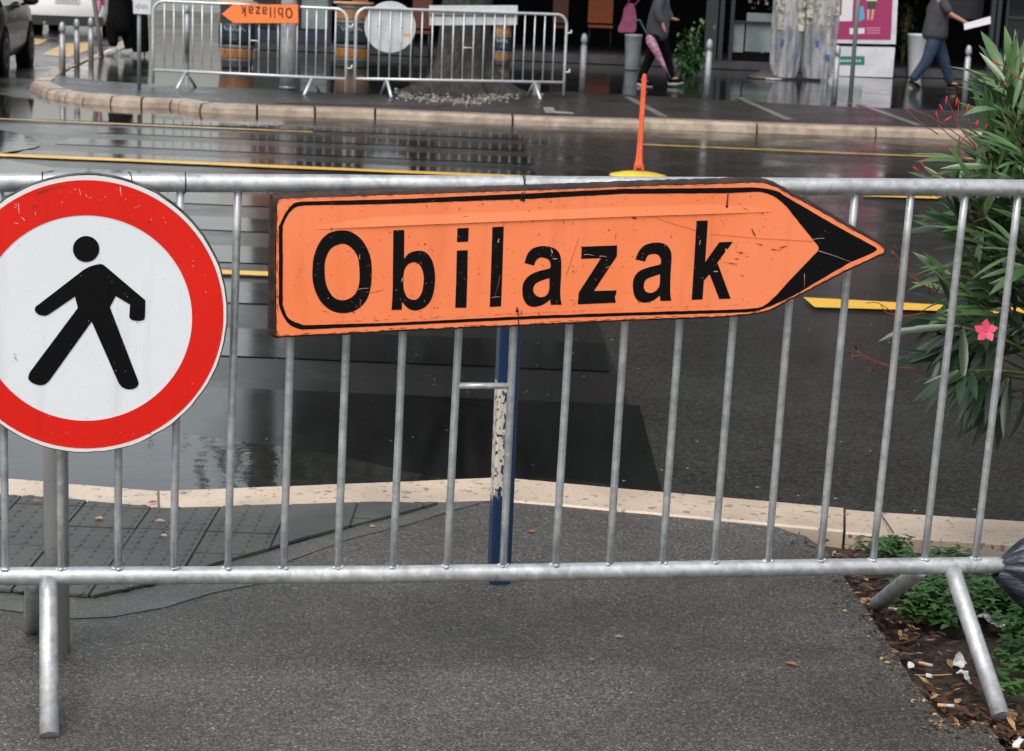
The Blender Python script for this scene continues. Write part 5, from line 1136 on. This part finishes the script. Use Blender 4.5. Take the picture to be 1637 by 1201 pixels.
for k in range(11):
    a = k * 2.4; L_ = random.uniform(2.0, 4.0); tip = top + Vector((math.cos(a) * L_, math.sin(a) * L_ * .8, random.uniform(1.2, 4.2))); mid = top.lerp(tip, .5) + Vector((0, 0, .4)); limbs.tube([top, mid, tip], [.12, .07, .02], 7)
    for j in range(260):
        c = top.lerp(tip, random.uniform(.35, 1.15)) + rnd_unit() * random.random() ** .5 * 1.25; L2 = random.uniform(.14, .24); d_ = rnd_unit(); s_ = d_.cross(rnd_unit()).normalized() * L2 * .4; crown.add([c, c + d_ * L2 * .5 + s_, c + d_ * L2, c + d_ * L2 * .5 - s_], [(0, 1, 2, 3)])
limbs.build('limbs', BARK, t); crown.build('crown', M('tree_leaf', (.014, .024, .012), .6, col2=(.02, .034, .016), scale=2), t)
mb = MB()
for k in range(420):
    x = random.uniform(632, 832); f = (x - 632) / 200; p = G(x, 150 + 11 * math.sin(math.pi * f) + random.gauss(0, 3.6), .004); mb.ball(p, random.uniform(.012, .032), (1, 1, .6), 5, 4)
o = mb.build('gravel', M('gravel_pale', (.30, .27, .24), .6, col2=(.04, .035, .03), scale=9)); o['kind'] = 'stuff'; tag(o, 'pale wet gravel and litter scattered round the foot of the street tree', 'gravel')
mb = MB(); p = G(857, 152); mb.box(p + Vector((0, 0, .08)), (.045, .03, .08), rz=.2); mb.box(p + Vector((0.02, 0, .012)), (.07, .045, .012), rz=.2); solo(mb, 'concrete_block', M('concrete2', (.22, .22, .21), .6), p, 'small grey concrete stub right of the tree roots', 'block')

# ================================================================== PEOPLE
def skin(name, verts, edges, radii, mat, root, sub=2, base=0):
    me = bpy.data.meshes.new('s'); off = Vector(root['_o']); me.from_pydata([tuple(Vector(v) - off) for v in verts], edges, []); o = bpy.data.objects.new('s', me); COL.objects.link(o)
    md = o.modifiers.new('sk', 'SKIN'); md.use_smooth_shade = True; sv = me.skin_vertices[0].data
    for i, r in enumerate(radii): sv[i].radius = (r, r) if not isinstance(r, tuple) else r; sv[i].use_root = (i == base)
    s2 = o.modifiers.new('ss', 'SUBSURF'); s2.levels = sub; s2.render_levels = sub
    dg = bpy.context.evaluated_depsgraph_get(); m2 = bpy.data.meshes.new_from_object(o.evaluated_get(dg)); bpy.data.objects.remove(o)
    m2.materials.clear(); m2.materials.append(mat); ob = bpy.data.objects.new(name, m2); COL.objects.link(ob); ob.parent = root; ob['_o'] = tuple(off); return ob
SKINM = M('skin', (.45, .22, .14), .5)
def person(label, g, head_x, J, mats, hairlen=.1, dirx=1, top='shirt', bw=1.0, legr=(.085, .06, .045), hemz=None, sleeve=.5, shoe=None, legname='trousers', coat=False):
    """J: joints in metres relative to g, x to the picture's right; the whole body is one skin"""
    g = Vector(g); t = thing('person', g, label, 'person'); V = {k: g + Vector(v) for k, v in J.items()}
    ids = ['pelvis', 'waist', 'chest', 'neck', 'head', 'crown', 'hipL', 'kneeL', 'ankL', 'toeL', 'hipR', 'kneeR', 'ankR', 'toeR', 'shL', 'elL', 'wrL', 'palL', 'shR', 'elR', 'wrR', 'palR']
    rad = [.13, .115, .135, .055, .085, .07, .085, .058, .042, .03, .085, .058, .042, .03, .06, .042, .030, .028, .06, .042, .030, .028]
    ed = [(0, 1), (1, 2), (2, 3), (3, 4), (4, 5), (0, 6), (6, 7), (7, 8), (8, 9), (0, 10), (10, 11), (11, 12), (12, 13), (2, 14), (14, 15), (15, 16), (16, 17), (2, 18), (18, 19), (19, 20), (20, 21)]
    vs = [V[i] for i in ids]
    for w_, p in (('wrL', 16), ('wrR', 20)):   # fingers and thumb
        pal = vs[p + 1]; d_ = (pal - vs[p]).normalized(); s_ = d_.cross(Vector((0, 1, 0))).normalized()
        for k, fl in enumerate((.050, .058, .054, .042)):
            b0 = pal + Vector((0, (k - 1.5) * .018, 0)) + d_ * .02; vs.append(b0); rad.append(.010); ed.append((p + 1, len(vs) - 1)); vs.append(b0 + d_ * fl * .7 + s_ * .02); rad.append(.008); ed.append((len(vs) - 2, len(vs) - 1))
        vs.append(pal + s_ * .035 + d_ * .015); rad.append(.009); ed.append((p + 1, len(vs) - 1))
    body = skin('body', vs, ed, rad, SKINM, t, 2)
    hd = V['head']; fw = Vector((dirx, 0, 0))
    mb = MB(); mb.lathe([(.012, 0), (.016, .02), (.006, .045)], hd + fw * .085 + Vector((0, 0, -.02)), 8, axis=fw * .4 + Vector((0, 0, 1))); mb.build('nose', SKINM, t)
    for s_ in (-1, 1): MB().ball(hd + fw * .078 + Vector((0, s_ * .032, .02)), .012).build('eye', DK, t); MB().ball(hd + Vector((0, s_ * .088, 0)), .025, (.6, .4, 1)).build('ear', SKINM, t)
    MB().ball(hd + fw * .08 + Vector((0, 0, -.055)), .02, (.4, 1, .3)).build('mouth', M('lips', (.35, .10, .08), .5), t)
    mb = MB(); mb.ball(hd - fw * .018 + Vector((0, 0, .035)), .108, (1, .92, 1), 16, 10)
    if hairlen > .15: mb.ball(hd - fw * .07 + Vector((0, 0, -.08)), .085, (.6, .95, 1.6), 12, 8)
    mb.build('hair', M('hair_dark', (.02, .014, .01), .5), t)
    # trousers
    hz_ = [V['waist'].lerp(V['pelvis'], .6), V['pelvis']]
    def seg3(a, b, f): return V[a].lerp(V[b], f)
    for s_ in 'LR': pass
    tv = [V['waist'].lerp(V['pelvis'], .5), V['pelvis'], V['hipL'], V['kneeL'], seg3('kneeL', 'ankL', .5), seg3('kneeL', 'ankL', 1.04), V['hipR'], V['kneeR'], seg3('kneeR', 'ankR', .5), seg3('kneeR', 'ankR', 1.04)]
    a, b_1, c = legr; skin(legname, tv, [(0, 1), (1, 2), (2, 3), (3, 4), (4, 5), (1, 6), (6, 7), (7, 8), (8, 9)], [.14, .145, a + .02, b_1 + .022, c + .022, c + .02, a + .02, b_1 + .022, c + .022, c + .02], mats['legs'], t, 2, 1)
    # upper garment
    hem = V['pelvis'] + Vector((0, 0, hemz if hemz is not None else .02))
    uv = [hem, V['pelvis'], V['waist'], V['chest'], V['chest'].lerp(V['neck'], .75), V['shL'], seg3('shL', 'elL', min(1, sleeve * 2)), V['shR'], seg3('shR', 'elR', min(1, sleeve * 2))]; ue = [(0, 1), (1, 2), (2, 3), (3, 4), (3, 5), (5, 6), (3, 7), (7, 8)]; ur = [.19 * bw, .185 * bw, .17 * bw if not coat else .18, .175 * bw, .07, .09, .08, .09, .08]
    if sleeve > .5: uv += [seg3('elL', 'wrL', .95), seg3('elR', 'wrR', .95)]; ue += [(6, 9), (8, 10)]; ur += [.055, .055]
    skin(top, uv, ue, ur, mats['top'], t, 2, 3)
    for s_ in 'LR':
        A, B = V['ank' + s_], V['toe' + s_]; d_ = (B - A); d_ = Vector((d_.x, d_.y, d_.z)); 
        so_ = MB(); heel = A - d_.normalized() * .05 + Vector((0, 0, -.05)); tip = B + d_.normalized() * .05
        so_.tube([heel, heel.lerp(tip, .35), heel.lerp(tip, .7), tip], [.042, .046, .045, .026], 12); sh = so_.build('shoe', mats['shoe'], t)
        mb = MB(); dn = Vector((0, 0, -.032)); mb.tube([heel + dn, heel.lerp(tip, .5) + dn, tip + dn * .5], [.034, .04, .024], 10); mb.build('sole', mats['sole'], sh)
    return t, V
WS = M('white_shoe', (.66, .67, .68), .5); BK = M('black_cloth', (.003, .003, .0035), .85, spec=.15); 
# woman with umbrella, walking right
g = G(1048, 138); g.z = 0
J = dict(pelvis=(-.02, 0, .88), waist=(0, 0, 1.02), chest=(.03, 0, 1.28), neck=(.05, 0, 1.45), head=(.08, 0, 1.57), crown=(.08, 0, 1.64), hipL=(-.03, -.08, .84), kneeL=(-.10, -.09, .46), ankL=(-.24, -.09, .10), toeL=(-.10, -.09, .035), hipR=(0, .08, .84), kneeR=(.14, .09, .48), ankR=(.24, .09, .12), toeR=(.37, .09, .10),
         shL=(.02, -.17, 1.38), elL=(-.06, -.22, 1.12), wrL=(.04, -.24, .92), palL=(.06, -.24, .86), shR=(.04, .17, 1.38), elR=(.10, .2, 1.12), wrR=(.20, .16, 1.0), palR=(.25, .15, .99))
J = {k: (v[0], v[1], v[2]) for k, v in J.items()}
pw, V = person('person in a long grey coat and black trousers walking right with a furled umbrella', g, 0, J, dict(legs=BK, top=M('coat_grey', (.085, .09, .11), .75, col2=(.06, .065, .08), scale=4), shoe=BK, sole=WS), .2, 1, 'coat', hemz=-.24, sleeve=1, coat=True)
pc = Plane(g + Vector((0, -.3, 0)), (1, 0, 0))
t = thing('umbrella', pc.P(1073, 122), 'furled pink patterned umbrella with green hooked handle held by the walking person', 'umbrella'); A, B = pc.P(1035, 56), pc.P(1068, 118)
d_ = (B - A); MB().tube([A + d_ * f for f in (0, .05, .15, .5, .8, 1)], [.012, .045, .072, .055, .028, .008], 14, wob=.1).build('folded_canopy', M('umbrella_pink', (.62, .36, .46), .6, col2=(.42, .14, .26), scale=22, lo=.45, hi=.55), t)
MB().tube([B, B + d_ * .14], .006, 6).build('ferrule', M('umbrella_green', (.05, .16, .13), .4), t)
H0 = A - d_ * .30; pts = [A, A - d_ * .2, H0] + [H0 + Vector((-.045 + .045 * math.cos(a), 0, .045 * math.sin(a))) for a in [math.pi * k / 6 + .2 for k in range(7)]]; MB().tube([Vector(q_) for q_ in spline(pts, 3)], .012, 8).build('hooked_handle', M('umbrella_green', (.05, .16, .13), .4), t)
t = thing('handbag', pc.P(1003, 50), 'mauve pink cloth bag hanging behind the walking person with the umbrella', 'bag')
q0 = [pc.px(*p) for p in ((1000, 10), (1014, 8), (1017, 48), (1003, 52), (988, 50), (995, 30))]; MB().poly([[(a, b) for a, b in spline(q0, 3, True)]], lambda u, w_, o: pc.pt(u, w_, o), th=.10, front=.0).build('bag_body', M('bag_mauve', (.36, .08, .17), .6, col2=(.24, .05, .11), scale=8), t)
MB().tube([pc.P(1001, 12), pc.P(1012, -14), pc.P(1040, -34), pc.P(1034, -14), pc.P(1013, 10)], .012, 6).build('handle', M('bag_mauve', (.36, .08, .17), .6), t)
# man in jeans, walking right with paper
g = G(1490, 142); g.z = 0
J = dict(pelvis=(-.03, 0, .92), waist=(-.02, 0, 1.06), chest=(.0, 0, 1.34), neck=(.02, 0, 1.52), head=(.06, 0, 1.66), crown=(.05, 0, 1.74), hipL=(-.04, -.09, .88), kneeL=(-.13, -.1, .48), ankL=(-.36, -.1, .13), toeL=(-.26, -.1, .04), hipR=(.0, .09, .88), kneeR=(.16, .1, .50), ankR=(.32, .1, .10), toeR=(.46, .1, .06),
         shL=(-.02, -.19, 1.45), elL=(.14, -.26, 1.22), wrL=(.39, -.28, 1.10), palL=(.46, -.28, 1.07), shR=(.0, .19, 1.45), elR=(-.12, .24, 1.2), wrR=(-.05, .24, .97), palR=(-.03, .24, .90))
pm, V = person('person in dark grey shirt and blue jeans walking right holding out white paper', g, 0, J, dict(legs=M('jeans', (.010, .024, .055), .75, col2=(.025, .055, .10), scale=5, lo=.42, hi=.7), top=M('shirt_grey', (.035, .036, .042), .8, col2=(.05, .05, .058), scale=5), shoe=BK, sole=DKW), .05, 1, 't_shirt', hemz=-.16, sleeve=.5, legr=(.115, .085, .062), bw=1.25)
pc2 = Plane(Vector((0, V['palL'].y - .01, 0)), (1, 0, 0)); q0 = [pc2.px(*p) for p in ((1540, 38), (1583, 26), (1583, 38), (1541, 48))]; mb = MB(); mb.poly([q0], lambda u, w_, o: pc2.pt(u, w_, o), th=.006, front=.03); solo(mb, 'folded_paper', M('paper_white', (.78, .78, .86), .6), pc2.P(1560, 44), 'folded white paper held in the hand of the person in jeans', 'paper')
# person in black, walking left, with suitcase
g = G(190, 89); g.z = 0
J = dict(pelvis=(0.02, 0, .90), waist=(0.02, 0, 1.04), chest=(0, 0, 1.30), neck=(-.02, 0, 1.48), head=(-.05, 0, 1.61), crown=(-.05, 0, 1.68), hipL=(.0, -.09, .86), kneeL=(-.10, -.1, .46), ankL=(-.06, -.1, .14), toeL=(-.17, -.1, .05), hipR=(.04, .09, .86), kneeR=(.08, .1, .46), ankR=(.16, .1, .12), toeR=(.05, .1, .05),
         shL=(0, -.18, 1.40), elL=(.12, -.22, 1.15), wrL=(.24, -.24, .96), palL=(.28, -.24, .90), shR=(-.02, .18, 1.40), elR=(-.12, .2, 1.15), wrR=(-.25, .12, .98), palR=(-.31, .10, .95))
pb_, V = person('person all in black with white shoes walking left, pulling a black suitcase', g, 0, J, dict(legs=BK, top=BK, shoe=WS, sole=WS), .2, -1, 'long_coat', hemz=-.62, sleeve=1, coat=True, legr=(.11, .09, .07), bw=1.15)
sg_ = G(219, 89); sg_.z = 0; t = thing('suitcase', sg_, 'tall black soft suitcase on small wheels behind the person in black', 'suitcase')
mb = MB(); vs = []
for z, hx, hy in ((.06, .17, .12), (.10, .19, .14), (.62, .17, .13), (.70, .15, .11)):
    for a in [2 * math.pi * k / 16 for k in range(16)]: c_, s_ = math.cos(a), math.sin(a); vs.append(sg_ + Vector((hx * math.copysign(abs(c_) ** .5, c_), hy * math.copysign(abs(s_) ** .5, s_), z)))
fs = [(i * 16 + k, i * 16 + (k + 1) % 16, (i + 1) * 16 + (k + 1) % 16, (i + 1) * 16 + k) for i in range(3) for k in range(16)] + [tuple(range(15, -1, -1)), tuple(48 + k for k in range(16))]; mb.add(vs, fs, True); mb.build('case', BK, t)
for sx_ in (-.14, .14): MB().ball(sg_ + Vector((sx_, -.09, .03)), .03, (.5, 1, 1)).build('wheel', RUBBER, t)
MB().tube([sg_ + Vector((-.08, 0, .7)), sg_ + Vector((-.08, 0, 1.0)), sg_ + Vector((.08, 0, 1.0)), sg_ + Vector((.08, 0, .7))], .01, 6).build('pull_handle', DARKM, t)
p = Plane(sg_ + Vector((0, -.18, 0)), (1, 0, 0)); mb = MB(); mb.box(p.P(207, 6), (.045, .06, .16)); solo(mb, 'shoulder_bag', M('bag_blue', (.02, .10, .36), .6), p.P(207, 20), 'bright blue bag carried at the side of the person in black', 'bag')
p = Plane(g + Vector((0, .1, 0)), (1, 0, 0)); q0 = [p.px(*c_) for c_ in ((149, -14), (162, -14), (160, 14), (156, 23), (151, 16))]; mb = MB(); mb.poly([q0], lambda u, w_, o: p.pt(u, w_, o), th=.08, front=0); solo(mb, 'carrier_bag', M('bag_pink', (.62, .30, .40), .6, col2=(.5, .2, .32), scale=9), p.P(155, 23), 'pale pink bag held out in front of the person in black', 'bag')

# ================================================================== CARS
def car(g, head, W_, L_, H_, paint, label, rear_det=True):
    """g: ground point at the middle of the rear bumper; head: unit heading"""
    g = Vector(g); hx = Vector((head[0], head[1], 0)).normalized(); sx_ = Vector((hx.y, -hx.x, 0)); t = thing('parked_car', g, label, 'car')
    def P(x, y, z): return g + hx * x + sx_ * y + Vector((0, 0, z))
    # body stations: x, half width, list z at (sill, belt), roof z and roof half width
    st = [(0, .80, .42, .70, .80, .66), (.06, .93, .30, .72, 1.02, .72), (.25, .98, .26, .80, 1.08, .74), (.55, 1.0, .24, .90, 1.28, .70), (.95, 1.0, .22, .92, 1.44, .66), (1.6, 1.0, .22, .92, 1.48, .64), (2.3, 1.0, .22, .92, 1.44, .64), (2.75, 1.0, .22, .92, 1.26, .66), (3.15, 1.0, .22, .92, 1.0, .72), (3.7, .98, .24, .86, .90, .74), (4.05, .92, .28, .70, .78, .70), (4.2, .78, .36, .56, .62, .6)]
    kx = L_ / 4.2; kz = H_ / 1.48; hw_ = W_ / 2; vs = []; n = 14
    for x, w_, z0, zb, zr, rw in st:
        h = [(w_ * .90, z0), (w_ * .985, z0 + (zb - z0) * .25), (w_, z0 + (zb - z0) * .6), (w_ * .965, zb), (rw + (w_ - rw) * .25 if zr - zb > .2 else w_ * .88, zb + (zr - zb) * .55), (rw, zr - .02), (rw * .5, zr)]
        ring = [P(x * kx, a * hw_, z * kz) for a, z in h] + [P(x * kx, -a * hw_, z * kz) for a, z in reversed(h)]; vs += ring
    fs = [(i * n + k, i * n + (k + 1) % n, (i + 1) * n + (k + 1) % n, (i + 1) * n + k) for i in range(len(st) - 1) for k in range(n)] + [tuple(range(n - 1, -1, -1)), tuple((len(st) - 1) * n + k for k in range(n))]
    MB().add(vs, fs, True).build('body', paint, t)
    for s_ in (-1, 1):
        gls = MB(); pts = [(.75, .96), (1.0, 1.36), (1.6, 1.41), (2.25, 1.38), (2.85, 1.0), (2.85, .97)]
        def side(x, z): f = (z - .92) / .5; return P(x * kx, s_ * hw_ * (.985 - .30 * f) + s_ * .006, z * kz)
        gls.add([side(x, z) for x, z in pts], [tuple(range(6)) if s_ > 0 else tuple(range(5, -1, -1))]); gls.build('side_window', GL, t)
        for x in (.75, 3.35):
            c = P(x * kx, s_ * (hw_ - .10), .31); arch = MB(); arch.lathe([(.37, -.09), (.37, .104)], c, 24, axis=sx_ * s_); arch.build('wheel_arch', DK, t)
            wh = MB(); wh.lathe([(.24, -.1), (.31, -.08), (.31, .09), (.29, .11), (.22, .112)], c, 28, axis=sx_ * s_); wo = wh.build('wheel', RUBBER, t)
            MB().lathe([(.21, .10), (.20, .116), (.06, .10), (.03, .12)], c, 20, axis=sx_ * s_).build('rim', GREYM, wo)
        m_ = MB(); m_.ball(P(2.62 * kx, s_ * (hw_ + .10), 1.02 * kz), .12, (1, 1, .65), 12, 8); m_.tube([P(2.62 * kx, s_ * (hw_ - .04), .95 * kz), P(2.62 * kx, s_ * (hw_ + .08), .98 * kz)], .025, 6); m_.build('wing_mirror', paint if rear_det else DARKM, t)
        tl_ = MB(); tl_.box(P(.055, s_ * hw_ * .70, .80 * kz), (.16, .05, .085), rz=math.atan2(sx_.y, sx_.x)); tl_.build('tail_light', M('tail_red', (.50, .01, .015), .2), t)
        hnd = MB(); hnd.tube([P(1.35 * kx, s_ * (hw_ + .012), .80 * kz), P(1.5 * kx, s_ * (hw_ + .02), .80 * kz)], .014, 6); hnd.build('door_handle', GREYM, t)
    r = MB(); rz_ = math.atan2(sx_.y, sx_.x); r.box(P(.02, 0, .33 * kz), (hw_ * .86, .07, .10), rz=rz_); r.build('rear_skirt', DARKM, t)
    pl = MB(); pl.box(P(-.012, 0, .76 * kz), (.26, .008, .055), rz=rz_); po = pl.build('number_plate', M('plate_white', (.6, .6, .6), .4), t)
    pr = MB()
    for k in range(7): pr.box(P(-.022, -.19 + .062 * k, .76 * kz), (.013, .002, .028), rz=rz_)
    pr.build('plate_print', M('plate_grey', (.25, .25, .26), .5), po)
    rw_ = MB(); rw_.add([P(.22 * kx, -hw_ * .62, 1.10 * kz), P(.22 * kx, hw_ * .62, 1.10 * kz), P(.78 * kx, hw_ * .58, 1.40 * kz), P(.78 * kx, -hw_ * .58, 1.40 * kz)], [(0, 1, 2, 3)]); rw_.build('rear_window', GL, t)
    ex = MB(); ex.tube([P(-.06, -hw_ * .55, .27), P(.2, -hw_ * .55, .27)], .035, 10); ex.build('exhaust', GREYM, t)
    return t
g1 = G(2, 121, ZR); g2 = G(46, 104, ZR); hd = (g2 - g1).normalized(); sxd = Vector((hd.y, -hd.x, 0)); gr = g1 - hd * .78 - sxd * .82; gr.z = ZR
car(gr, hd, 1.78, 4.3, 1.45, M('paint_dark', (.016, .015, .013), .3, .3, coat=.25, rvar=.05, scale=3), 'dark grey parked car cut by the left edge of the photo')
g = G(108, 58, ZR); car(g, (-.10, 1), 1.72, 4.3, 1.45, M('paint_white', (.74, .75, .77), .25, coat=.6, rvar=.05, scale=3), 'white parked car seen from behind at the top left')
